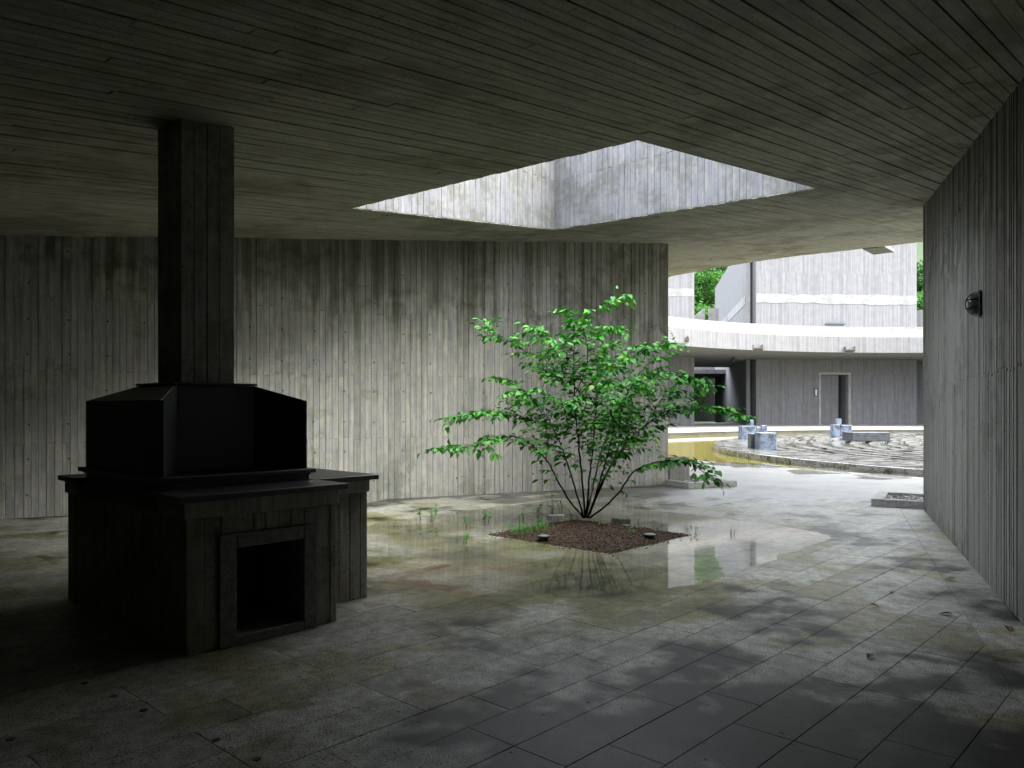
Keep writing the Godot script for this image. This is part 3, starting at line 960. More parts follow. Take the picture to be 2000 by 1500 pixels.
func build_court():
	# ground far and wide
	var mb := MB.new()
	mb.quad(Vector3(-500, -0.95, 500), Vector3(500, -0.95, 500), Vector3(500, -0.95, -500), Vector3(-500, -0.95, -500))
	kind(obj(mb, "ground", M.grass), "structure")
	# pond
	mb = MB.new()
	annulus(mb, 14.5, 22.0, -0.32, 0, TAU, 96)
	kind(obj(mb, "pond_bed", M.bed), "structure")
	mb = MB.new()
	annulus(mb, 14.9, 20.5, -0.05, 0, TAU, 96)
	kind(obj(mb, "pond_water", M.pond), "structure")
	# platform
	var p := base("round_platform", Vector3(CX, 0, -CD))
	tag(p, "wet round concrete platform with ring steps standing in the pond", "platform")
	mb = MB.new()
	ring_wall(mb, 15.0, -0.35, 15.0, 0.108, 0, TAU, 128, false)
	ring_wall(mb, 15.0, 0.108, 14.985, 0.12, 0, TAU, 128, false)
	annulus(mb, 13.3, 14.985, 0.12, 0, TAU, 128)
	ring_wall(mb, 13.3, 0.0, 13.3, 0.12, 0, TAU, 128, true)
	var rim := obj(mb, "rim", M.wet, p); rim.global_transform = Transform3D.IDENTITY
	var r := 13.3
	for k in 22:
		var mb2 := MB.new()
		annulus(mb2, r - 0.30, r, 0.03, 0, TAU, 96)
		var lo := obj(mb2, "channel", M.wet_dark, p); lo.global_transform = Transform3D.IDENTITY
		mb2 = MB.new()
		annulus(mb2, r - 0.30, r, 0.06, 0, TAU, 96)
		var wa := obj(mb2, "channel_water", M.puddle, p); wa.global_transform = Transform3D.IDENTITY
		mb2 = MB.new()
		ring_wall(mb2, r - 0.30, 0.0, r - 0.30, 0.10, 0, TAU, 96, false)
		annulus(mb2, r - 0.6, r - 0.30, 0.10, 0, TAU, 96)
		ring_wall(mb2, r - 0.6, 0.0, r - 0.6, 0.10, 0, TAU, 96, true)
		var st := obj(mb2, "ring_step", M.wet, p); st.global_transform = Transform3D.IDENTITY
		r -= 0.6
	# sculptures of metal boxes
	for s in [
		[1484, 1517, 878, 0.49, 0.49, "block", "large blue-grey metal cube at the front of the pond platform", 0.12],
		[1466, 1482, 876, 0.45, 0.3, "block_grey", "narrow grey metal box left of the large front cube", 0.12],
		[1449, 1475, 858, 0.51, 0.5, "block", "pale blue metal cube behind, carrying a small upright box", 0.12],
		[1488, 1498.5, 853, 0.48, 0.22, "block", "thin upright blue metal box behind the large front cube", 0.12],
		[1478, 1486, 850, 0.36, 0.2, "block", "low pale metal box between the two left cubes", 0.12],
		[1627, 1641, 853, 0.50, 0.32, "block", "blue metal box at the left end of the long dark block", 0.12],
		[1643, 1664, 851, 0.46, 0.46, "block", "pale blue metal box behind the long dark block", 0.12],
	]:
		var d: float = FOCAL * (1.35 - s[7]) / (s[2] - HORIZON)
		var x0: float = (s[0] - 1000) / FOCAL * d; var x1: float = (s[1] - 1000) / FOCAL * d
		mb = MB.new()
		box(mb, Vector3((x0 + x1) / 2, s[7] - 0.005, -d - s[4] / 2), Vector3(x1 - x0, s[3], s[4]), 0.012)
		tag(obj(mb, "metal_box", M[s[5]]), s[6], "sculpture", "metal boxes on the round platform")
	mb = MB.new()
	box(mb, Vector3(9.18, 0.61, -29.95), Vector3(0.17, 0.25, 0.17), 0.008)
	tag(obj(mb, "metal_box", M.block), "small upright blue box on top of the pale rear cube", "sculpture", "metal boxes on the round platform")
	mb = MB.new()
	box(mb, Vector3(14.05, 0.565, -33.55), Vector3(0.2, 0.28, 0.2), 0.008)
	tag(obj(mb, "metal_box", M.block), "small blue box perched on the pair before the door", "sculpture", "metal boxes on the round platform")
	mb = MB.new()
	box(mb, Vector3(13.05, 0.115, -28.75), Vector3(1.36, 0.31, 0.9), 0.01, Basis(Vector3.UP, 0.0))
	tag(obj(mb, "metal_box", M.block_dark), "long low dark slate-coloured block with worn patches on the platform", "sculpture", "metal boxes on the round platform")

	# planters at the wall ends, each with a stub wall and pebbles
	planter(Vector3(2.926, 0, -12.92), atan2(0.411, 0.911), 1.02, 1.25, "low concrete planter with pebbles at the end of the long wall", [0.06, 0.56, 0.66, 0.88])
	planter(Vector3(4.93, 0, -10.70), atan2(-0.50, 0.866), 0.80, 1.15, "low concrete planter with dark pebbles at the foot of the right wall", [0.66, 0.785, 0.03, 0.50])

func planter(at: Vector3, turn: float, w: float, l: float, label: String, stub: Array):
	var root := base("planter", at, turn)
	tag(root, label, "planter", "pebble planters at the wall ends")
	# local x along the front, -z to the back
	var t := 0.13; var h := 0.10
	for s in [[w / 2, -t / 2, w, t], [w / 2, -l + t / 2, w, t], [t / 2, -l / 2, t, l - 2 * t], [w - t / 2, -l / 2, t, l - 2 * t]]:
		var mb := MB.new()
		box(mb, Vector3(s[0], -0.01, s[1]), Vector3(s[2] - 0.001, h, s[3] - 0.001), 0.006)
		obj(mb, "kerb", M.kerb, root)
	var sb := MB.new()
	box(sb, Vector3((stub[0] + stub[1]) / 2, 0, -(stub[2] + stub[3]) / 2), Vector3(stub[1] - stub[0], 0.47, stub[3] - stub[2]), 0.05)
	obj(sb, "stub_wall", M.core, root)
	var stone := MB.new()
	lathe(stone, Vector3.ZERO, [Vector2(0, -0.5), Vector2(0.7, -0.35), Vector2(1, 0), Vector2(0.7, 0.35), Vector2(0, 0.5)], 7)
	var mm := MultiMesh.new()
	mm.transform_format = MultiMesh.TRANSFORM_3D
	mm.use_colors = true
	mm.mesh = stone.mesh(M.pebble)
	mm.instance_count = 420
	for q in 420:
		var r := rng.randf_range(0.018, 0.034)
		var b := Basis.from_euler(Vector3(rng.randf_range(-0.4, 0.4), rng.randf() * TAU, rng.randf_range(-0.4, 0.4))).scaled(Vector3(r * 1.25, r, r))
		mm.set_instance_transform(q, Transform3D(b, Vector3(rng.randf_range(t, w - t), 0.03 + rng.randf() * 0.022, -rng.randf_range(t, l - t))))
		var g: float = [0.03, 0.05, 0.09, 0.16, 0.45][rng.randi() % 5]
		mm.set_instance_color(q, Color(g, g, g * 1.08))
	var o := MultiMeshInstance3D.new()
	o.name = "pebbles"
	o.multimesh = mm
	root.add_child(o)
	kind(o, "stuff")

# ---- the round building beyond the pond
func wall_quad(mb: MB, a: Vector3, b: Vector3, y0: float, y1: float):
	var l := Vector2(a.x - b.x, a.z - b.z).length()
	mb.quad(Vector3(a.x, y0, a.z), Vector3(b.x, y0, b.z), Vector3(b.x, y1, b.z), Vector3(a.x, y1, a.z), Vector2(0, -y0) / 4, Vector2(l, -y0) / 4, Vector2(l, -y1) / 4, Vector2(0, -y1) / 4)

# an upright prism from a plan outline (x, depth), counter-clockwise seen from above
func tower(mb: MB, outline: Array, y0: float, y1: float):
	var k := outline.size()
	for q in k:
		var a: Vector2 = outline[q]; var b: Vector2 = outline[(q + 1) % k]
		wall_quad(mb, Vector3(a.x, 0, -a.y), Vector3(b.x, 0, -b.y), y0, y1)
	for q in range(1, k - 1):
		var p := [outline[0], outline[q], outline[q + 1]]
		mb.tri(Vector3(p[0].x, y1, -p[0].y), Vector3(p[1].x, y1, -p[1].y), Vector3(p[2].x, y1, -p[2].y))
		mb.tri(Vector3(p[2].x, y0, -p[2].y), Vector3(p[1].x, y0, -p[1].y), Vector3(p[0].x, y0, -p[0].y))

func build_far_buildings():
	# plinth walk round the pond
	var mb := MB.new()
	annulus(mb, 20.3, 34.0, 0.24, 0.25, PI - 0.25, 96)
	ring_wall(mb, 20.3, 0.10, 20.3, 0.24, 0.25, PI - 0.25, 96, true)
	annulus(mb, 20.3, 20.7, 0.10, 0.25, PI - 0.25, 96, true)
	ring_wall(mb, 20.7, -0.4, 20.7, 0.10, 0.25, PI - 0.25, 96, true)
	kind(obj(mb, "plinth_pavement", M.plinth), "structure")
	# ring canopy
	var c := base("ring_canopy", Vector3(CX, 0, -CD))
	tag(c, "curved concrete canopy ring with pinkish sloped coping round the court", "canopy")
	var a0 := 0.3; var a1 := PI - 0.32
	mb = MB.new()
	annulus(mb, 20.0, 36.0, 4.31, a0, a1, 96, true)
	var o := obj(mb, "soffit", M.far, c); o.global_transform = Transform3D.IDENTITY
	mb = MB.new()
	ring_wall(mb, 20.0, 4.31, 20.0, 5.15, a0, a1, 128, true)
	o = obj(mb, "fascia", M.far, c); o.global_transform = Transform3D.IDENTITY
	mb = MB.new()
	ring_wall(mb, 20.0, 5.15, 20.75, 5.68, a0, a1, 128, true)
	o = obj(mb, "coping", M.coping, c); o.global_transform = Transform3D.IDENTITY
	mb = MB.new()
	ring_wall(mb, 20.78, 5.66, 20.78, 5.80, a0, a1, 128, true)
	annulus(mb, 20.78, 36.0, 5.80, a0, a1, 96)
	o = obj(mb, "roof", M.far_trim, c); o.global_transform = Transform3D.IDENTITY
	# rain spouts on the fascia
	for s in [[1335, 662, 38.0], [1480, 678, 40.6], [1660, 681, 42.2]]:
		mb = MB.new()
		var d: float = s[2]
		var at := Vector3((s[0] - 1000) / FOCAL * d, 1.35 - (s[1] - HORIZON) * d / FOCAL, -d)
		var turn := Basis(Vector3.UP, -0.35)
		box(mb, at + Vector3(0, -0.12, 0), Vector3(0.55, 0.10, 0.5), 0.02, turn)
		box(mb, at + turn * Vector3(-0.23, -0.02, 0), Vector3(0.09, 0.14, 0.5), 0.02, turn)
		box(mb, at + turn * Vector3(0.23, -0.02, 0), Vector3(0.09, 0.14, 0.5), 0.02, turn)
		o = obj(mb, "spout", M.coping, c); o.global_transform = Transform3D.IDENTITY
	mb = MB.new()
	lathe(mb, Vector3(13.2, 4.02, -46.5), [Vector2(0, 0), Vector2(0.11, 0), Vector2(0.11, 0.24), Vector2(0.05, 0.3), Vector2(0, 0.3)], 10)
	tag(obj(mb, "ceiling_lamp", M.lamp_body), "small dark cylinder lamp hanging under the far canopy", "lamp")

	# middle tower with the doorway
	var t := base("concrete_tower", Vector3(20, 0, -50))
	tag(t, "tall pale concrete tower with doorway behind the round canopy", "building")
	var put := func(m: MB, called: String, material: Material, parent: Node3D):
		var x := obj(m, called, material, parent)
		x.global_transform = Transform3D.IDENTITY
		return x
	var A := Vector2(15.10, 48.2); var B := Vector2(25.6, 49.3)
	var dir := (B - A).normalized()
	var nrm := Vector2(dir.y, -dir.x)                 # towards the court
	# doorway opening at px 1603..1657 of the face
	var on := func(px: float) -> float:
		var k := (px - 1000.0) / FOCAL
		return (k * A.y - A.x) / (dir.x - k * dir.y)
	var s0: float = on.call(1603.0); var s1: float = on.call(1657.0); var len := A.distance_to(B)
	var at := func(s: float, back: float) -> Vector2: return A + dir * s - nrm * back
	var door_top := 3.38
	mb = MB.new()
	tower(mb, [at.call(0, 0), at.call(s0, 0), at.call(s0, 1.2), at.call(0, 1.2)], 0.0, door_top)
	tower(mb, [at.call(s1, 0), at.call(len, 0), at.call(len, 1.2), at.call(s1, 1.2)], 0.0, door_top)
	tower(mb, [at.call(0, 0), at.call(len, 0), at.call(len, 1.2), at.call(0, 1.2)], door_top, 4.9)
	put.call(mb, "sheltered_wall", M.far, t)
	mb = MB.new()
	tower(mb, [at.call(0, 0), at.call(len, 0), at.call(len, 1.2), at.call(0, 1.2)], 4.9, 11.95)
	put.call(mb, "upper_wall", M.far, t)
	mb = MB.new()
	tower(mb, [Vector2(15.35, 49.6), Vector2(25.4, 50.6), Vector2(26.5, 70), Vector2(18.3, 69.3)], 0.0, 11.95)
	put.call(mb, "body", M.far, t)
	# corner strip left of the slot, and the side wall running back
	mb = MB.new()
	tower(mb, [Vector2(14.62, 48.6), Vector2(14.86, 48.6), Vector2(15.0, 49.4), Vector2(18.4, 69.5), Vector2(18.1, 69.5)], 0.0, 11.95)
	put.call(mb, "side_wall", M.far, t)
	mb = MB.new()
	tower(mb, [Vector2(14.95, 49.3), Vector2(15.2, 49.3), Vector2(15.3, 49.5), Vector2(15.05, 49.5)], 0.9, 6.0)
	put.call(mb, "slot_strip", M.lamp_body, t)  # near-black strip filling the corner slot
	# repair coat
	mb = MB.new()
	var band0 := FastNoiseLite.new(); band0.seed = 4; band0.frequency = 0.5
	for q in 40:
		var x0: float = len * q / 40.0; var x1: float = len * (q + 1) / 40.0
		var e0: Vector2 = at.call(x0, -0.02); var e1: Vector2 = at.call(x1, -0.02)
		var n0 := band0.get_noise_1d(x0) * 0.12; var n1 := band0.get_noise_1d(x1) * 0.12
		mb.quad(Vector3(e0.x, 7.80 + n0, -e0.y), Vector3(e1.x, 7.80 + n1, -e1.y), Vector3(e1.x, 8.38 - n1, -e1.y), Vector3(e0.x, 8.38 - n0, -e0.y))
	put.call(mb, "repair_coat", M.patch, t)
	mb = MB.new()
	mb.quad(Vector3(18.047, 7.8, -69.3), Vector3(14.65, 7.8, -48.9), Vector3(14.65, 8.38, -48.9), Vector3(18.047, 8.38, -69.3))
	put.call(mb, "repair_coat", M.patch, t)
	# doorway
	var dn := Node3D.new(); dn.name = "doorway"; t.add_child(dn)
	var piece_of := func(a: float, b: float, back0: float, back1: float, y0: float, y1: float, called: String, material: Material):
		var m := MB.new()
		tower(m, [at.call(a, back0), at.call(b, back0), at.call(b, back1), at.call(a, back1)], y0, y1)
		put.call(m, called, material, dn)
	piece_of.call(s0 - 0.13, s0 + 0.002, -0.03, 0.3, 0.24, door_top + 0.13, "frame", M.frame)
	piece_of.call(s1 - 0.002, s1 + 0.13, -0.03, 0.3, 0.24, door_top + 0.13, "frame", M.frame)
	piece_of.call(s0 + 0.003, s1 - 0.003, -0.03, 0.3, door_top, door_top + 0.13, "frame", M.frame)
	piece_of.call(s0 + 0.004, s1 - 0.36, 0.55, 0.8, 0.24, door_top - 0.004, "door_panel", M.far)
	piece_of.call(s1 - 0.36, s1 - 0.01, 1.0, 1.1, 0.24, door_top - 0.004, "door_leaf", M.block_dark)
	piece_of.call(s1 - 0.26, s1 - 0.20, 0.93, 0.99, 1.15, 1.55, "handle", M.lamp_body)
	# restroom sign: dark plate with three white marks
	var ss_: float = on.call(1593.3)
	var sp: Vector2 = at.call(ss_, -0.035)
	var sg := base("restroom_sign", Vector3(sp.x, 2.02, -sp.y), atan2(dir.y, dir.x))
	tag(sg, "small dark sign plate with three white symbols beside the far doorway", "sign")
	mb = MB.new()
	box(mb, Vector3.ZERO, Vector3(0.25, 0.52, 0.03), 0.004)
	obj(mb, "plate", M.sign, sg)
	mb = MB.new()
	box(mb, Vector3(0, 0.385, 0.018), Vector3(0.12, 0.025, 0.006), 0.001); box(mb, Vector3(0, 0.345, 0.018), Vector3(0.03, 0.04, 0.006), 0.001); box(mb, Vector3(-0.035, 0.315, 0.018), Vector3(0.05, 0.03, 0.006), 0.001); box(mb, Vector3(0.035, 0.315, 0.018), Vector3(0.05, 0.03, 0.006), 0.001)
	obj(mb, "symbol", M.white, sg)
	mb = MB.new()
	mb.quad(Vector3(-0.05, 0.27, 0.018), Vector3(-0.02, 0.19, 0.018), Vector3(0.02, 0.19, 0.018), Vector3(0.05, 0.27, 0.018))
	mb.quad(Vector3(-0.05, 0.27, 0.018), Vector3(0.05, 0.27, 0.018), Vector3(0.03, 0.295, 0.018), Vector3(-0.03, 0.295, 0.018))
	obj(mb, "symbol", M.white, sg)
	mb = MB.new()
	box(mb, Vector3(-0.01, 0.10, 0.018), Vector3(0.09, 0.05, 0.006), 0.001); box(mb, Vector3(0.02, 0.07, 0.018), Vector3(0.06, 0.03, 0.006), 0.001)
	obj(mb, "symbol", M.white, sg)
	# strip lamp on the upper wall
	var ls: float = on.call(1630.0)
	var lp: Vector2 = at.call(ls, -0.09)
	mb = MB.new()
	box(mb, Vector3.ZERO, Vector3(1.28, 0.09, 0.10), 0.01)
	box(mb, Vector3(0, 0.09, 0.02), Vector3(1.1, 0.03, 0.05), 0.005)
	var strip := obj(mb, "strip_lamp", M.sign)
	strip.position = Vector3(lp.x, 6.50, -lp.y)
	strip.rotation.y = atan2(dir.y, dir.x)
	tag(strip, "long dark strip lamp fixed low on the upper tower wall", "lamp")

	# left tower
	var l := base("concrete_tower", Vector3(7, 0, -50))
	tag(l, "pale concrete tower half hidden behind the long wall's end", "building")
	mb = MB.new()
	tower(mb, [Vector2(1.0, 45.4), Vector2(10.78, 46.1), Vector2(10.9, 50), Vector2(1.0, 50)], 0.0, 4.9)
	put.call(mb, "sheltered_wall", M.far, l)
	mb = MB.new()
	tower(mb, [Vector2(1.0, 45.4), Vector2(10.78, 46.1), Vector2(10.9, 50), Vector2(1.0, 50)], 4.9, 11.95)
	put.call(mb, "upper_wall", M.far, l)
	mb = MB.new()
	mb.quad(Vector3(2.0, 7.85, -45.46), Vector3(10.77, 7.9, -46.09), Vector3(10.77, 8.35, -46.09), Vector3(2.0, 8.4, -45.46))
	put.call(mb, "repair_coat", M.patch, l)
	# right tower
	var r := base("concrete_tower", Vector3(32, 0, -47))
	tag(r, "low concrete wing beyond the right end of the doorway tower", "building")
	mb = MB.new()
	tower(mb, [Vector2(26.6, 51.5), Vector2(40, 46), Vector2(44, 52), Vector2(28.0, 60)], 0.0, 7.75)
	put.call(mb, "wall", M.far, r)
	# dark passage between the towers
	var pz := base("passage", Vector3(14, 0, -66))
	tag(pz, "dark covered passage between the two pale towers", "building")
	mb = MB.new()
	tower(mb, [Vector2(8, 60.5), Vector2(18.0, 60.5), Vector2(18.6, 71.5), Vector2(8, 71.5)], 3.95, 4.25)
	put.call(mb, "roof", M.far, pz)
	mb = MB.new()
	tower(mb, [Vector2(8, 71.6), Vector2(20, 71.6), Vector2(20, 72.2), Vector2(8, 72.2)], 0.0, 5.6)
	put.call(mb, "back_wall", M.far, pz)
	mb = MB.new()
	tower(mb, [Vector2(8, 50.1), Vector2(10.8, 50.1), Vector2(10.8, 71.5), Vector2(8, 71.5)], 0.0, 3.94)
	put.call(mb, "side_wall", M.far, pz)
	# stair parapets above
	mb = MB.new()
	mb.quad(Vector3(12.8, 5.8, -60), Vector3(14.85, 5.8, -60), Vector3(14.85, 8.95, -60), Vector3(12.8, 7.45, -60))
	mb.quad(Vector3(12.8, 7.45, -60), Vector3(14.85, 8.95, -60), Vector3(14.85, 8.95, -60.3), Vector3(12.8, 7.45, -60.3))
	mb.quad(Vector3(14.85, 5.8, -60), Vector3(14.85, 5.8, -60.3), Vector3(14.85, 8.95, -60.3), Vector3(14.85, 8.95, -60))
	mb.quad(Vector3(14.85, 5.8, -60.3), Vector3(12.8, 5.8, -60.3), Vector3(12.8, 7.45, -60.3), Vector3(14.85, 8.95, -60.3))
	tag(obj(mb, "stair_parapet", M.far_trim), "sloping concrete stair parapet below the green hill", "parapet")
	mb = MB.new()
	tower(mb, [Vector2(15.2, 60), Vector2(15.9, 60), Vector2(15.9, 60.3), Vector2(15.2, 60.3)], 5.8, 8.95)
	tag(obj(mb, "stair_parapet", M.far_trim), "short upright concrete parapet right of the sloping stair parapet", "parapet")

# ---- wooded hill behind
func build_hill():
	var f := FastNoiseLite.new(); f.seed = 9; f.frequency = 0.03
	var hill := func(x: float, d: float) -> float:
		return -0.95 + maxf(0.0, d - 74.0) * 0.62 + f.get_noise_2d(x, d) * 2.0 * clampf((d - 74.0) / 10.0, 0, 1)
	var mb := MB.new()
	for q in 40:
		for r in 14:
			var x0 := -70.0 + q * 5.0; var d0 := 74.0 + r * 6.0
			var p := []
			for c in [[0, 0], [5, 0], [5, 6], [0, 6]]:
				p.append(Vector3(x0 + c[0], hill.call(x0 + c[0], d0 + c[1]), -(d0 + c[1])))
			mb.quad(p[0], p[1], p[2], p[3])
	kind(obj(mb, "hill", M.grass), "structure")
	# three kinds of tree, each with one crown of leaf tufts and one trunk; copies share them
	var words := ["bushy light green tree", "feathery yellow-green tree", "dense deep green tree"]
	var kinds := []
	for c in 3:
		var h := 7.0
		mb = MB.new()
		tube(mb, PackedVector3Array([Vector3.ZERO, Vector3(0.1, h * 0.4, 0), Vector3(0.0, h * 0.85, 0.1)]), 0.16, 0.03, 7)
		for b in 5:
			var a := rng.randf() * TAU
			tube(mb, PackedVector3Array([Vector3(0.05, h * (0.3 + 0.1 * b), 0), Vector3(cos(a) * h * 0.14, h * (0.4 + 0.1 * b), sin(a) * h * 0.14), Vector3(cos(a) * h * 0.24, h * (0.45 + 0.1 * b), sin(a) * h * 0.24)]), 0.06, 0.015, 5)
		var trunk := mb.mesh(M.bark)
		var lobes := []
		for b in 18:
			var a := rng.randf() * TAU; var e := rng.randf()
			lobes.append([Vector3(cos(a) * h * 0.30 * sqrt(e), h * rng.randf_range(0.12, 0.92), sin(a) * h * 0.30 * sqrt(e)), h * rng.randf_range(0.10, 0.20)])
		mb = MB.new()
		for b in 2600:
			var lb: Array = lobes[b % 18]
			var dirv := Vector3(rng.randfn(), rng.randfn() * 0.8, rng.randfn()).normalized()
			var p: Vector3 = lb[0] + dirv * float(lb[1]) * pow(rng.randf(), 0.4)
			var l := rng.randf_range(0.16, 0.34) * (1.25 if c == 1 else 1.0)
			for q in 2:
				var bs := Basis.from_euler(Vector3(rng.randf_range(-0.8, 0.8), rng.randf() * TAU, rng.randf_range(-0.8, 0.8)))
				var wd := l * (0.16 if c == 1 else 0.32)
				mb.quad(p, p + bs * Vector3(wd, 0.02, l * 0.45), p + bs * Vector3(0, -0.04, l), p + bs * Vector3(-wd, 0.02, l * 0.45))
		kinds.append([trunk, mb.mesh(M.hill_leaf[c])])
	var k := 0
	for r in 3:
		for q in 4:
			var d := 87.0 + r * 6.0 + rng.randf_range(-1, 1)
			var x: float = (0.218 + q * 0.026) * d if q < 3 else 0.522 * d
			x += rng.randf_range(-0.5, 0.5)
			var c := (k * 7 + r) % 3
			var root := base("hill_tree", Vector3(x, hill.call(x, d) - 0.3, -d), rng.randf() * TAU)
			root.scale = Vector3.ONE * rng.randf_range(0.85, 1.2)
			var row: String = ["lowest", "middle", "upper"][r]
			var which: String = ["left tree", "centre tree", "right tree"][mini(q, 2)]
			if q < 3:
				tag(root, "%s, %s of the %s row on the hill between the towers" % [words[c], which, row], "tree", "trees on the hill between the towers")
			else:
				tag(root, "%s in the narrow gap by the right wall, %s on the slope" % [words[c], row], "tree", "trees on the hill by the right wall")
			for m in 2:
				var o := MeshInstance3D.new()
				o.mesh = kinds[c][m]
				o.name = ["trunk", "crown"][m]
				root.add_child(o)
			k += 1

# ---- soil bed, weeds and buried lamps
func build_bed():
	var f := FastNoiseLite.new(); f.seed = 12; f.frequency = 2.2; f.fractal_octaves = 4
	var u0 := 5.85; var u1 := 7.30; var v0 := 4.2275; var v1 := 5.8145
	var root := base("soil_bed", plan((u0 + u1) / 2, (v0 + v1) / 2), TURN)
	tag(root, "square bed of dark brown soil round the foot of the tree", "soil bed")
	var n := 44
	var hgt := func(a: float, b: float) -> float:
		var rim: float = minf(minf(a, 1 - a), minf(b, 1 - b))
		return -0.012 + smoothstep(0.0, 0.22, rim) * 0.055 + f.get_noise_2d(a * 1.45, b * 1.59) * 0.035 * smoothstep(0.0, 0.08, rim) + 0.012 * smoothstep(0.0, 0.03, rim)
	var vs := PackedVector3Array(); var ns := PackedVector3Array(); var ids := PackedInt32Array()
	for r in n + 1:
		for c in n + 1:
			var a := float(c) / n; var b := float(r) / n
			vs.append(Vector3((a - 0.5) * (u1 - u0), hgt.call(a, b), -(b - 0.5) * (v1 - v0)))
			var dx: float = hgt.call(a + 0.01, b) - hgt.call(a - 0.01, b); var dz: float = hgt.call(a, b + 0.01) - hgt.call(a, b - 0.01)
			ns.append(Vector3(-dx / 0.029, 1, dz / 0.032).normalized())
	for r in n:
		for c in n:
			var i0 := r * (n + 1) + c
			ids.append_array([i0, i0 + n + 1, i0 + n + 2, i0, i0 + n + 2, i0 + 1])
	var mb := MB.new()
	mb.smooth(vs, ns, ids)
	obj(mb, "soil", M.soil, root)
	# crumbs, straw and chips lying on it and washed over the rim
	var bit := MB.new()
	lathe(bit, Vector3.ZERO, [Vector2(0, -0.5), Vector2(0.8, -0.2), Vector2(0.9, 0.25), Vector2(0, 0.55)], 5)
	var mm := MultiMesh.new()
	mm.transform_format = MultiMesh.TRANSFORM_3D
	mm.use_colors = true
	mm.mesh = bit.mesh(M.crumb)
	mm.instance_count = 7500
	for q in 7500:
		var wide := 0.07 if q % 9 == 0 else 0.012
		var a := rng.randf_range(-wide, 1.0 + wide); var b := rng.randf_range(-wide, 1.0 + wide)
		var y: float = hgt.call(clampf(a, 0, 1), clampf(b, 0, 1))
		var r := rng.randf_range(0.0025, 0.008)
		var long := rng.randf_range(1.0, 3.2)
		mm.set_instance_transform(q, Transform3D(Basis.from_euler(Vector3(rng.randf() * 3, rng.randf() * TAU, rng.randf() * 3)).scaled(Vector3.ONE) * Basis.from_scale(Vector3(r * long, r * 0.7, r)), Vector3((a - 0.5) * (u1 - u0), maxf(y, 0.0) + r * 0.3, -(b - 0.5) * (v1 - v0))))
		var g := rng.randf()
		mm.set_instance_color(q, Color(0.055, 0.032, 0.02) if g < 0.6 else (Color(0.10, 0.065, 0.04) if g < 0.92 else Color(0.20, 0.15, 0.10)))
	var o := MultiMeshInstance3D.new()
	o.name = "crumbs"
	o.multimesh = mm
	root.add_child(o)
	kind(o, "stuff")
	# round lamp lids and flat stones
	var lids := [["buried_lamp", Vector3(0.32, 0.045, -7.84), "round metal garden lamp at the left front rim of the soil bed"], ["buried_lamp", Vector3(1.40, 0.045, -7.93), "round metal garden lamp at the right front rim of the soil bed"]]
	for l in lids:
		var lamp := base(l[0], l[1])
		tag(lamp, l[2], "lamp", "round lamps in the soil bed")
		mb = MB.new()
		lathe(mb, Vector3.ZERO, [Vector2(0, -0.06), Vector2(0.05, -0.06), Vector2(0.05, 0.0), Vector2(0.066, 0.002), Vector2(0.066, 0.010), Vector2(0.058, 0.014)], 22)
		obj(mb, "housing", M.lamp_body, lamp)
		mb = MB.new()
		lathe(mb, Vector3.ZERO, [Vector2(0.058, 0.012), Vector2(0.04, 0.019), Vector2(0, 0.021)], 22)
		obj(mb, "lid", M.metal_lid, lamp)
	for l in [[Vector3(0.50, 0.07, -9.05), 0.3, "flat pale stone at the back rim left of the stems"], [Vector3(1.24, 0.06, -8.85), -0.7, "flat pale stone at the back rim right of the stems"]]:
		mb = MB.new()
		var poly := PackedVector2Array()
		for q in 9:
			var a := TAU * q / 9
			poly.append(Vector2(cos(a) * 0.11 * rng.randf_range(0.8, 1.15), sin(a) * 0.07 * rng.randf_range(0.8, 1.15)))
		piece(mb, poly, func(p: Vector2, h: float): return Vector3(p.x, h, -p.y), 0.03, -0.03, 0.008, Vector2.ZERO, 1.0, FLOOR)
		var st := obj(mb, "flat_stone", M.kerb)
		st.position = l[0]; st.rotation.y = l[1]
		tag(st, l[2], "stone")
	# weeds
	var wl := weed_leaf()
	var nth := 0
	var marks := ["leafy weed in the puddle just left of the soil bed's left corner", "taller weed in the puddle behind the soil bed's left corner", "lone small weed in the puddle in front and left of the soil bed",
		"tallest thin weed in the puddle straight behind the stems", "thin weed farthest back, nearest the long wall behind the stems", "thin weed left of the tallest one behind the soil bed", "weed on the rear rim of the bed right of the stems",
		"small weed by the right corner of the soil bed", "tiny weed in the puddle, farthest right of the soil bed", "weed on the rear left rim beside the flat stone", "low leafy weed on the rear rim left of the flat stone", "weed on the soil right of the stems by the rear flat stone",
		"small weed in the right half of the soil bed", "tiny weed in the middle of the brown soil", "tiny weed near the right garden lamp", "dense weed clump right behind the foot of the stems", "weed in the puddle farthest to the left, by the long wall", "bushier weed in the puddle next to the leftmost one", "thin weed behind the bed, right of the stems"]
	for s in [[-0.46, 8.74, 0.16, 5], [-0.30, 8.95, 0.2, 6], [-0.48, 7.7, 0.15, 4], [0.48, 9.75, 0.3, 6], [0.62, 9.95, 0.24, 6], [0.30, 9.65, 0.2, 6], [1.60, 8.6, 0.15, 5], [1.91, 8.29, 0.12, 4], [2.3, 8.25, 0.1, 4], [0.12, 9.0, 0.16, 6], [0.30, 8.9, 0.14, 7], [1.22, 8.7, 0.12, 5], [1.35, 8.5, 0.1, 4], [0.95, 8.3, 0.1, 4], [1.2, 8.0, 0.1, 4], [0.75, 9.2, 0.14, 8], [-1.1, 9.3, 0.2, 5], [-0.95, 9.2, 0.22, 6], [0.9, 9.55, 0.2, 5]]:
		var x: float = s[0]; var d: float = s[1]
		var p := to_uv(x, d)
		var inside := p.x > u0 and p.x < u1 and p.y > v0 and p.y < v1
		var y0: float = (hgt.call((p.x - u0) / (u1 - u0), (p.y - v0) / (v1 - v0)) if inside else 0.0) - 0.005
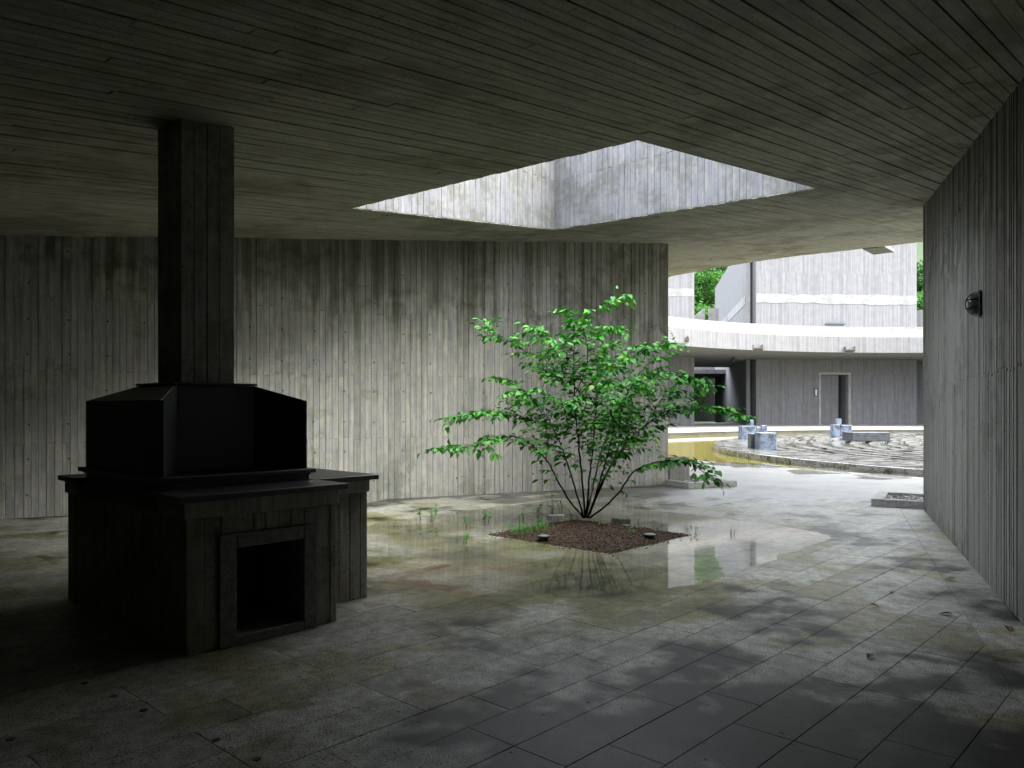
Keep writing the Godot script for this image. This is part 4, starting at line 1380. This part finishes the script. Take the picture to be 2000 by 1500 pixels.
		var root2 := base("weed", Vector3(x, y0, -d))
		tag(root2, marks[nth], "weed", "weeds in the soil bed" if inside else "weeds in the paving joints")
		nth += 1
		for q in int(s[3] / 2.0) + 1:
			var lean := Vector3(rng.randf_range(-0.3, 0.3), 1, rng.randf_range(-0.3, 0.3)).normalized()
			var hh: float = s[2] * rng.randf_range(0.6, 1.1)
			var st := MB.new()
			var foot := Vector3(rng.randf_range(-0.05, 0.05), 0, rng.randf_range(-0.05, 0.05))
			tube(st, PackedVector3Array([foot, foot + lean * hh * 0.5, foot + lean * hh + Vector3(rng.randf_range(-0.03, 0.03), 0, 0)]), 0.0028, 0.001, 4)
			obj(st, "stem", M.weed, root2)
			for e in 5:
				var leaf := MeshInstance3D.new()
				leaf.mesh = wl
				leaf.name = "leaf"
				var yaw := rng.randf() * TAU
				leaf.transform = Transform3D(Basis(Vector3.UP, yaw) * Basis(Vector3.FORWARD, rng.randf_range(-0.5, 0.3)) * Basis.from_scale(Vector3.ONE * rng.randf_range(0.5, 1.0) * clampf(s[2] * 5.0, 0.5, 1.0)), foot + lean * hh * rng.randf_range(0.35, 1.0))
				root2.add_child(leaf, true)
	# a tuft of grass at the left corner of the bed
	var gb := MB.new()
	for q in 90:
		var p := Vector3(rng.randf_range(-0.2, 0.22), 0.0, rng.randf_range(-0.16, 0.16))
		var a := rng.randf() * TAU; var l := rng.randf_range(0.07, 0.2)
		var dv := Vector3(cos(a), 0, sin(a)); var sv := Vector3(-sin(a), 0, cos(a)) * 0.0022
		var m1 := p + dv * l * 0.35 + Vector3.UP * l * 0.6; var m2 := p + dv * l * 0.9 + Vector3.UP * l * 0.55
		gb.quad(p - sv, p + sv, m1 + sv, m1 - sv)
		gb.tri(m1 - sv, m1 + sv, m2)
	var g2 := obj(gb, "grass_tuft", M.weed)
	g2.position = Vector3(0.18, 0.03, -8.2)
	tag(g2, "tuft of fine green grass at the left of the soil bed", "grass")

func weed_leaf() -> ArrayMesh:
	return leaf_shape(0.055, 0.022).mesh(M.weed)

# a pointed leaf along +x, folded a little along its midrib and bent down towards the tip
func leaf_shape(l: float, w: float) -> MB:
	var mb := MB.new()
	var prof := [[0.0, 0.0], [0.16, 0.62], [0.38, 1.0], [0.62, 0.82], [0.82, 0.42], [1.0, 0.0]]
	for q in prof.size() - 1:
		var a: Array = prof[q]; var b: Array = prof[q + 1]
		var c0 := Vector3(a[0] * l, -0.22 * l * a[0] * a[0], 0); var c1 := Vector3(b[0] * l, -0.22 * l * b[0] * b[0], 0)
		for s in [-1.0, 1.0]:
			var e0 := c0 + Vector3(0, a[1] * w * 0.25, s * a[1] * w); var e1 := c1 + Vector3(0, b[1] * w * 0.25, s * b[1] * w)
			var p := [c0, c1, e1, e0]
			if s > 0:
				p = [c0, e0, e1, c1]
			if a[1] == 0.0:
				mb.tri(p[0], p[1], p[2]) if s < 0 else mb.tri(p[0], p[2], p[3])
			elif b[1] == 0.0:
				mb.tri(p[0], p[1], p[3]) if s < 0 else mb.tri(p[0], p[1], p[2])
			else:
				mb.quad(p[0], p[1], p[2], p[3])
	return mb

# ---- the small many-stemmed tree
func limbs() -> Array:
	return [
[Vector3(0.0, 0.03, -0.02), Vector3(0.10, 0.45, -0.12), Vector3(0.20, 0.80, -0.28), Vector3(0.34, 1.15, -0.42), Vector3(0.52, 1.45, -0.55), Vector3(0.78, 1.62, -0.7)],
[Vector3(0.02, 0.03, 0.02), Vector3(0.12, 0.42, 0.14), Vector3(0.20, 0.78, 0.30), Vector3(0.24, 1.10, 0.48), Vector3(0.20, 1.40, 0.62), Vector3(0.10, 1.62, 0.75)],
[Vector3(-0.03, 0.03, 0.0), Vector3(-0.13, 0.40, -0.08), Vector3(-0.22, 0.75, -0.2), Vector3(-0.36, 1.10, -0.34), Vector3(-0.52, 1.38, -0.5), Vector3(-0.74, 1.52, -0.62)],
[Vector3(-0.014, 0.032, 0), Vector3(-0.059, 0.587, 0), Vector3(-0.091, 0.982, -0.02), Vector3(-0.115, 1.28, -0.05), Vector3(-0.131, 1.679, -0.05), Vector3(-0.139, 2.034, 0), Vector3(-0.153, 2.405, 0.05), Vector3(-0.192, 2.543, 0.05)],
[Vector3(-0.006, 0.032, 0), Vector3(0.039, 0.483, -0.05), Vector3(0.081, 0.776, -0.15), Vector3(0.12, 1.075, -0.25), Vector3(0.162, 1.485, -0.4), Vector3(0.184, 1.863, -0.5), Vector3(0.231, 2.16, -0.55)],
[Vector3(0.02, 0.042, 0), Vector3(0.157, 0.438, 0.1), Vector3(0.281, 0.72, 0.2), Vector3(0.422, 0.957, 0.3), Vector3(0.616, 1.17, 0.4), Vector3(0.842, 1.331, 0.5), Vector3(1.111, 1.387, 0.55), Vector3(1.377, 1.341, 0.6), Vector3(1.64, 1.249, 0.65)],
[Vector3(0.02, 0.042, 0), Vector3(0.22, 0.498, -0.1), Vector3(0.374, 0.793, -0.2), Vector3(0.418, 1.074, -0.3), Vector3(0.462, 1.381, -0.4), Vector3(0.623, 1.695, -0.5), Vector3(0.85, 1.952, -0.6), Vector3(1.135, 2.041, -0.65)],
[Vector3(0.04, 0.032, 0), Vector3(0.249, 0.239, 0.15), Vector3(0.384, 0.449, 0.3), Vector3(0.474, 0.621, 0.4), Vector3(0.636, 0.723, 0.5), Vector3(0.841, 0.767, 0.6), Vector3(1.015, 0.752, 0.65), Vector3(1.186, 0.628, 0.7), Vector3(1.329, 0.514, 0.75)],
[Vector3(-0.04, 0.042, 0), Vector3(-0.212, 0.276, 0.05), Vector3(-0.353, 0.536, 0.1), Vector3(-0.465, 0.749, 0.2), Vector3(-0.632, 0.928, 0.3), Vector3(-0.824, 1.028, 0.4), Vector3(-1.068, 0.985, 0.5), Vector3(-1.307, 0.915, 0.6), Vector3(-1.654, 0.908, 0.65)],
[Vector3(-0.121, 1.519, -0.05), Vector3(-0.03, 1.756, 0), Vector3(0.01, 2.007, 0.1), Vector3(-0.029, 2.262, 0.1), Vector3(-0.044, 2.393, 0.15), Vector3(0.088, 2.533, 0.2), Vector3(0.243, 2.62, 0.2), Vector3(0.41, 2.661, 0.25)],
[Vector3(-0.465, 0.749, 0.2), Vector3(-0.441, 0.987, 0.1), Vector3(-0.505, 1.281, 0), Vector3(-0.642, 1.5, -0.1), Vector3(-0.822, 1.684, -0.2), Vector3(-1.006, 1.729, -0.3)],
[Vector3(-0.474, 1.143, 0.05), Vector3(-0.662, 1.22, -0.1), Vector3(-0.883, 1.299, -0.2), Vector3(-1.251, 1.278, -0.3), Vector3(-1.67, 1.226, -0.4)],
[Vector3(-0.129, 1.519, -0.05), Vector3(-0.335, 1.786, -0.2), Vector3(-0.455, 1.951, -0.25), Vector3(-0.678, 2.057, -0.3), Vector3(-0.965, 2.246, -0.35), Vector3(-1.173, 2.416, -0.4)],
[Vector3(-0.085, 1.499, -0.05), Vector3(0.19, 1.808, 0.15), Vector3(0.364, 2.011, 0.3), Vector3(0.578, 2.061, 0.4), Vector3(0.814, 2.066, 0.45), Vector3(0.973, 2.09, 0.5)],
[Vector3(0.422, 0.957, 0.3), Vector3(0.329, 1.093, 0.35), Vector3(0.35, 1.322, 0.4), Vector3(0.43, 1.565, 0.5), Vector3(0.526, 1.692, 0.6), Vector3(0.72, 1.764, 0.65), Vector3(0.967, 1.725, 0.7), Vector3(1.083, 1.614, 0.75)],
[Vector3(0.418, 1.074, -0.3), Vector3(0.324, 1.319, -0.45), Vector3(0.231, 1.571, -0.55), Vector3(0.334, 1.788, -0.7), Vector3(0.54, 1.965, -0.8)],
[Vector3(-0.135, 1.878, -0.05), Vector3(-0.3, 2.019, 0.2), Vector3(-0.421, 2.184, 0.3), Vector3(-0.576, 2.265, 0.35), Vector3(-0.654, 2.297, 0.4)],
[Vector3(-0.146, 2.21, 0.02), Vector3(0.04, 2.282, -0.1), Vector3(0.272, 2.343, -0.2), Vector3(0.482, 2.328, -0.25)],
[Vector3(0.616, 1.17, 0.4), Vector3(0.777, 1.436, 0.35), Vector3(0.901, 1.59, 0.3), Vector3(1.093, 1.666, 0.3), Vector3(1.246, 1.59, 0.3)],
[Vector3(-0.115, 1.28, -0.05), Vector3(-0.245, 1.398, 0.25), Vector3(-0.408, 1.492, 0.4), Vector3(-0.563, 1.547, 0.5), Vector3(-0.825, 1.526, 0.6)],
[Vector3(0.12, 1.075, -0.25), Vector3(0.016, 1.193, -0.5), Vector3(-0.097, 1.276, -0.65), Vector3(-0.261, 1.318, -0.75)],
[Vector3(0.281, 0.72, 0.2), Vector3(0.399, 0.847, 0.05), Vector3(0.581, 0.959, -0.1), Vector3(0.767, 1.075, -0.25)],
	]

func smooth_line(p: Array, per := 5) -> PackedVector3Array:
	var out := PackedVector3Array()
	for q in p.size() - 1:
		var a: Vector3 = p[maxi(q - 1, 0)]; var b: Vector3 = p[q]; var c: Vector3 = p[q + 1]; var d: Vector3 = p[mini(q + 2, p.size() - 1)]
		for s in per:
			out.append(b.cubic_interpolate(c, a, d, float(s) / per))
	out.append(p[p.size() - 1])
	return out

func twig(mb: MB, spots: Array, p: Vector3, dir: Vector3, tl: float, deep: int):
	var sag := rng.randf_range(0.10, 0.34)
	var bend := Vector3(rng.randf_range(-0.2, 0.2), 0, rng.randf_range(-0.2, 0.2))
	var at := func(t: float) -> Vector3: return p + dir * tl * t + bend * tl * t * t - Vector3.UP * tl * sag * t * t
	var pts := PackedVector3Array()
	for e in 5:
		pts.append(at.call(e / 4.0))
	tube(mb, pts, 0.0034 if deep > 0 else 0.002, 0.001, 4)
	var n := int(tl / rng.randf_range(0.042, 0.060)) + 1
	for e in n:
		if rng.randf() < 0.10:
			continue
		var t := (e + 0.55) / n
		var ahead: Vector3 = (at.call(minf(t + 0.05, 1.0)) - at.call(t - 0.05)).normalized()
		leaf_at(spots, at.call(t), ahead, 1.0 if e % 2 == 0 else -1.0, e == n - 1)
	if deep > 0:
		for e in int(tl / 0.15):
			var t := rng.randf_range(0.2, 0.85)
			var side := dir.cross(Vector3.UP).normalized() * (1.0 if e % 2 == 0 else -1.0)
			twig(mb, spots, at.call(t), (dir * 0.7 + side * rng.randf_range(0.5, 1.0) + Vector3.UP * rng.randf_range(-0.15, 0.35)).normalized(), tl * rng.randf_range(0.35, 0.6), deep - 1)

func build_tree():
	var root := base("tree", Vector3(0.862, 0.03, -9.0515))
	root.scale = Vector3(1.02, 0.965, 1.0)
	tag(root, "small many-stemmed tree with bright green leaves under the roof opening", "tree")
	var spots := []                     # leaf transforms
	var all := limbs()
	for q in all.size():
		var line := smooth_line(all[q])
		var stem: bool = q < 9
		var wob := FastNoiseLite.new(); wob.seed = 300 + q; wob.frequency = 1.6
		for k in range(1, line.size()):
			line[k] += Vector3(wob.get_noise_1d(k * 0.25), 0, wob.get_noise_1d(k * 0.25 + 90)) * 0.016
		var mb := MB.new()
		tube(mb, line, 0.0115 if stem else 0.006, 0.002, 7 if stem else 5)
		var length := 0.0
		for k in line.size() - 1:
			length += line[k].distance_to(line[k + 1])
		var s: float = length * (0.24 if stem else 0.10)
		var run := 0.0
		for k in line.size() - 1:
			var seg := line[k].distance_to(line[k + 1])
			while s < run + seg:
				var f := s / length
				var p := line[k].lerp(line[k + 1], (s - run) / seg)
				var d := (line[k + 1] - line[k]).normalized()
				# twigs strike out to all sides, most of them outwards and a little upwards
				var a := rng.randf() * TAU
				var out := Vector3(p.x, 0, p.z * 1.2).normalized()
				var tdir := (Vector3(cos(a), 0, sin(a)) + out * 0.45 + d * 0.5 + Vector3.UP * rng.randf_range(-0.12, 0.45)).normalized()
				var low := smoothstep(0.35, 0.9, p.y)
				var tl := rng.randf_range(0.15, 0.46) * lerpf(1.0, 0.6, f) * lerpf(0.45, 1.0, low)
				twig(mb, spots, p, tdir, tl, 1 if tl > 0.24 else 0)
				s += rng.randf_range(0.021, 0.044) * (2.2 if stem and f < 0.4 else 1.0)
			run += seg
		var last := line[line.size() - 1]; var dl := (last - line[line.size() - 3]).normalized()
		for e in 7:
			leaf_at(spots, last - dl * 0.04 * e, dl, 1.0 if e % 2 == 0 else -1.0, e == 0)
		obj(mb, "stem" if stem else "branch", M.bark, root)
	print("leaves ", spots.size())
	# the leaves nearest the camera stand singly, the rest share one mesh
	var shape := []
	for m in M.leaf:
		shape.append(leaf_shape(1.0, 0.27).mesh(m))
	spots.sort_custom(func(a, b): return a[1] > b[1])
	var many := [[], [], [], [], []]
	for q in spots.size():
		var tone: int = spots[q][2]
		if q < 300:
			var o := MeshInstance3D.new()
			o.mesh = shape[tone]
			o.name = "leaf"
			o.transform = spots[q][0]
			root.add_child(o, true)
		else:
			many[tone].append(spots[q][0])
	for k in 5:
		var mm := MultiMesh.new()
		mm.transform_format = MultiMesh.TRANSFORM_3D
		mm.mesh = shape[k]
		mm.instance_count = many[k].size()
		for q in many[k].size():
			mm.set_instance_transform(q, many[k][q])
		var o := MultiMeshInstance3D.new()
		o.name = "foliage"
		o.multimesh = mm
		root.add_child(o, true)
		kind(o, "stuff")

func leaf_at(spots: Array, at: Vector3, along: Vector3, side: float, tip: bool):
	var out := along.cross(Vector3.UP).normalized() * side
	var d := (along * (1.0 if tip else rng.randf_range(0.25, 0.9)) + out * (0.0 if tip else rng.randf_range(0.4, 1.0)) + Vector3.DOWN * rng.randf_range(-0.15, 0.75)).normalized()
	var up := (Vector3.UP + Vector3(rng.randf_range(-0.7, 0.7), 0, rng.randf_range(-0.7, 0.7))).normalized()
	var z := d.cross(up).normalized()
	up = z.cross(d).normalized()
	var l := rng.randf_range(0.048, 0.100)
	var b := Basis(d, up, z) * Basis.from_scale(Vector3(l, l * rng.randf_range(0.4, 1.8), l * rng.randf_range(0.8, 1.25)))
	var r := rng.randf()
	spots.append([Transform3D(b, at), at.z + at.y * 0.15 + rng.randf() * 0.5, 0 if r < 0.38 else (1 if r < 0.58 else (2 if r < 0.80 else (3 if r < 0.985 else 4)))])

# ---- lamp, leaves, drain holes, crumbs
func build_small_things():
	# caged bulkhead lamp on the right wall
	var wd := Vector3(0.38426, 0, -0.92323)
	var nrm := Vector3(-0.92323, 0, -0.38426)
	var at := Vector3(3.74, 2.17, -6.18) + nrm * 0.016
	var lamp := base("wall_lamp", at)
	lamp.basis = Basis(-wd, Vector3.UP, nrm)
	tag(lamp, "black oval bulkhead lamp with wire cage on the ribbed right wall", "lamp")
	var mb := MB.new()
	box(mb, Vector3(0, -0.105, 0.014), Vector3(0.115, 0.21, 0.03), 0.012)
	obj(mb, "base_plate", M.lamp_body, lamp)
	mb = MB.new()
	var vs := PackedVector3Array(); var ns := PackedVector3Array(); var ids := PackedInt32Array()
	for r in 9:
		for c in 20:
			var e := PI / 2 * r / 8; var a := TAU * c / 20
			var n := Vector3(cos(e) * cos(a), cos(e) * sin(a), sin(e))
			var rr := pow(cos(e), 0.45)
			vs.append(Vector3(cos(a) * rr * 0.046, sin(a) * rr * 0.082, 0.029 + pow(sin(e), 0.7) * 0.07)); ns.append(n)
	for r in 8:
		for c in 20:
			var a := r * 20 + c; var b := r * 20 + (c + 1) % 20
			ids.append_array([a, b + 20, b, a, a + 20, b + 20])
	mb.smooth(vs, ns, ids)
	obj(mb, "glass", M.lamp_glass, lamp)
	for y in [-0.035, 0.035]:
		mb = MB.new()
		var pts := PackedVector3Array()
		for q in 11:
			var a := PI * q / 10
			pts.append(Vector3(cos(a) * 0.054, y, 0.029 + sin(a) * 0.078))
		tube(mb, pts, 0.004, 0.004, 6)
		obj(mb, "cage_bar", M.lamp_body, lamp)
	mb = MB.new()
	var up := PackedVector3Array()
	for q in 13:
		var a := PI * q / 12
		up.append(Vector3(0, cos(a) * 0.092, 0.029 + sin(a) * 0.080))
	tube(mb, up, 0.004, 0.004, 6)
	obj(mb, "cage_bar", M.lamp_body, lamp)

	# fallen leaves
	var shape := leaf_shape(1.0, 0.3)
	var dead := shape.mesh(M.dry_leaf)
	var words := ["curled brown leaf fallen near the right wall's foot", "brown leaf lying flat in the middle of the paving on the right", "dry brown leaf far along the border course by the right wall", "dark crumpled leaf on the border course nearest the camera", "small dark leaf on the damp paving at the lower right", "tiny dark leaf on the triangular stone by the border"]
	var k := 0
	for p in [[2.74, 5.63], [2.42, 5.28], [3.44, 6.06], [3.03, 4.76], [1.95, 4.22], [2.85, 5.04]]:
		var root := MeshInstance3D.new()
		root.mesh = dead
		root.name = numbered("fallen_leaf")
		add_child(root)
		var l := rng.randf_range(0.05, 0.085)
		root.transform = Transform3D(Basis.from_euler(Vector3(rng.randf_range(-0.2, 0.2), rng.randf() * TAU, 0.12)) * Basis.from_scale(Vector3(l, l * 1.4, l)), Vector3(p[0], 0.012, -p[1]))
		tag(root, words[k], "leaf", "fallen leaves on the paving")
		k += 1
	# drain holes in the paving, their dark painted as black discs
	var nth := ["black disc for the drain hole nearest the fireplace's shadow", "second black disc for a drain hole counted from the fireplace's shadow", "third black disc for a drain hole counted from the fireplace's shadow", "black disc for the drain hole next to last before the bottom edge", "black disc for the drain hole closest to the bottom edge of the picture", "lone black disc for a drain hole by the left edge, out of the row"]
	k = 0
	for p in [[-2.09, 3.81], [-1.86, 3.64], [-1.64, 3.47], [-1.2, 3.16], [-0.98, 2.99], [-2.04, 3.17]]:
		mb = MB.new()
		lathe(mb, Vector3.ZERO, [Vector2(0.017, -0.002), Vector2(0.0165, 0.0015), Vector2(0.0, 0.001)], 14)
		var o := obj(mb, "drain_hole_disc", M.lamp_body)
		o.position = Vector3(p[0], 0.0005, -p[1])
		tag(o, nth[k], "drain plug", "black discs for drain holes in the paving")
		k += 1
	# grit lying about
	var bit := MB.new()
	lathe(bit, Vector3.ZERO, [Vector2(0, -0.5), Vector2(0.8, -0.2), Vector2(0.9, 0.25), Vector2(0, 0.55)], 5)
	var mm := MultiMesh.new()
	mm.transform_format = MultiMesh.TRANSFORM_3D
	mm.use_colors = true
	mm.mesh = bit.mesh(M.crumb)
	mm.instance_count = 1500
	for q in 1500:
		var p := plan(rng.randf_range(0.5, 10.0), rng.randf_range(0.2, 7.5))
		var r := rng.randf_range(0.0012, 0.004)
		mm.set_instance_transform(q, Transform3D(Basis(Vector3.UP, rng.randf() * TAU) * Basis.from_scale(Vector3(r * rng.randf_range(1, 4), r * 0.6, r)), p + Vector3.UP * r * 0.3))
		mm.set_instance_color(q, Color(0.03, 0.025, 0.02))
	var g := MultiMeshInstance3D.new()
	g.name = "grit"
	g.multimesh = mm
	add_child(g)
	kind(g, "stuff")
	g.set_meta("label", "dark grit scattered over the paving")
	g.set_meta("category", "grit")
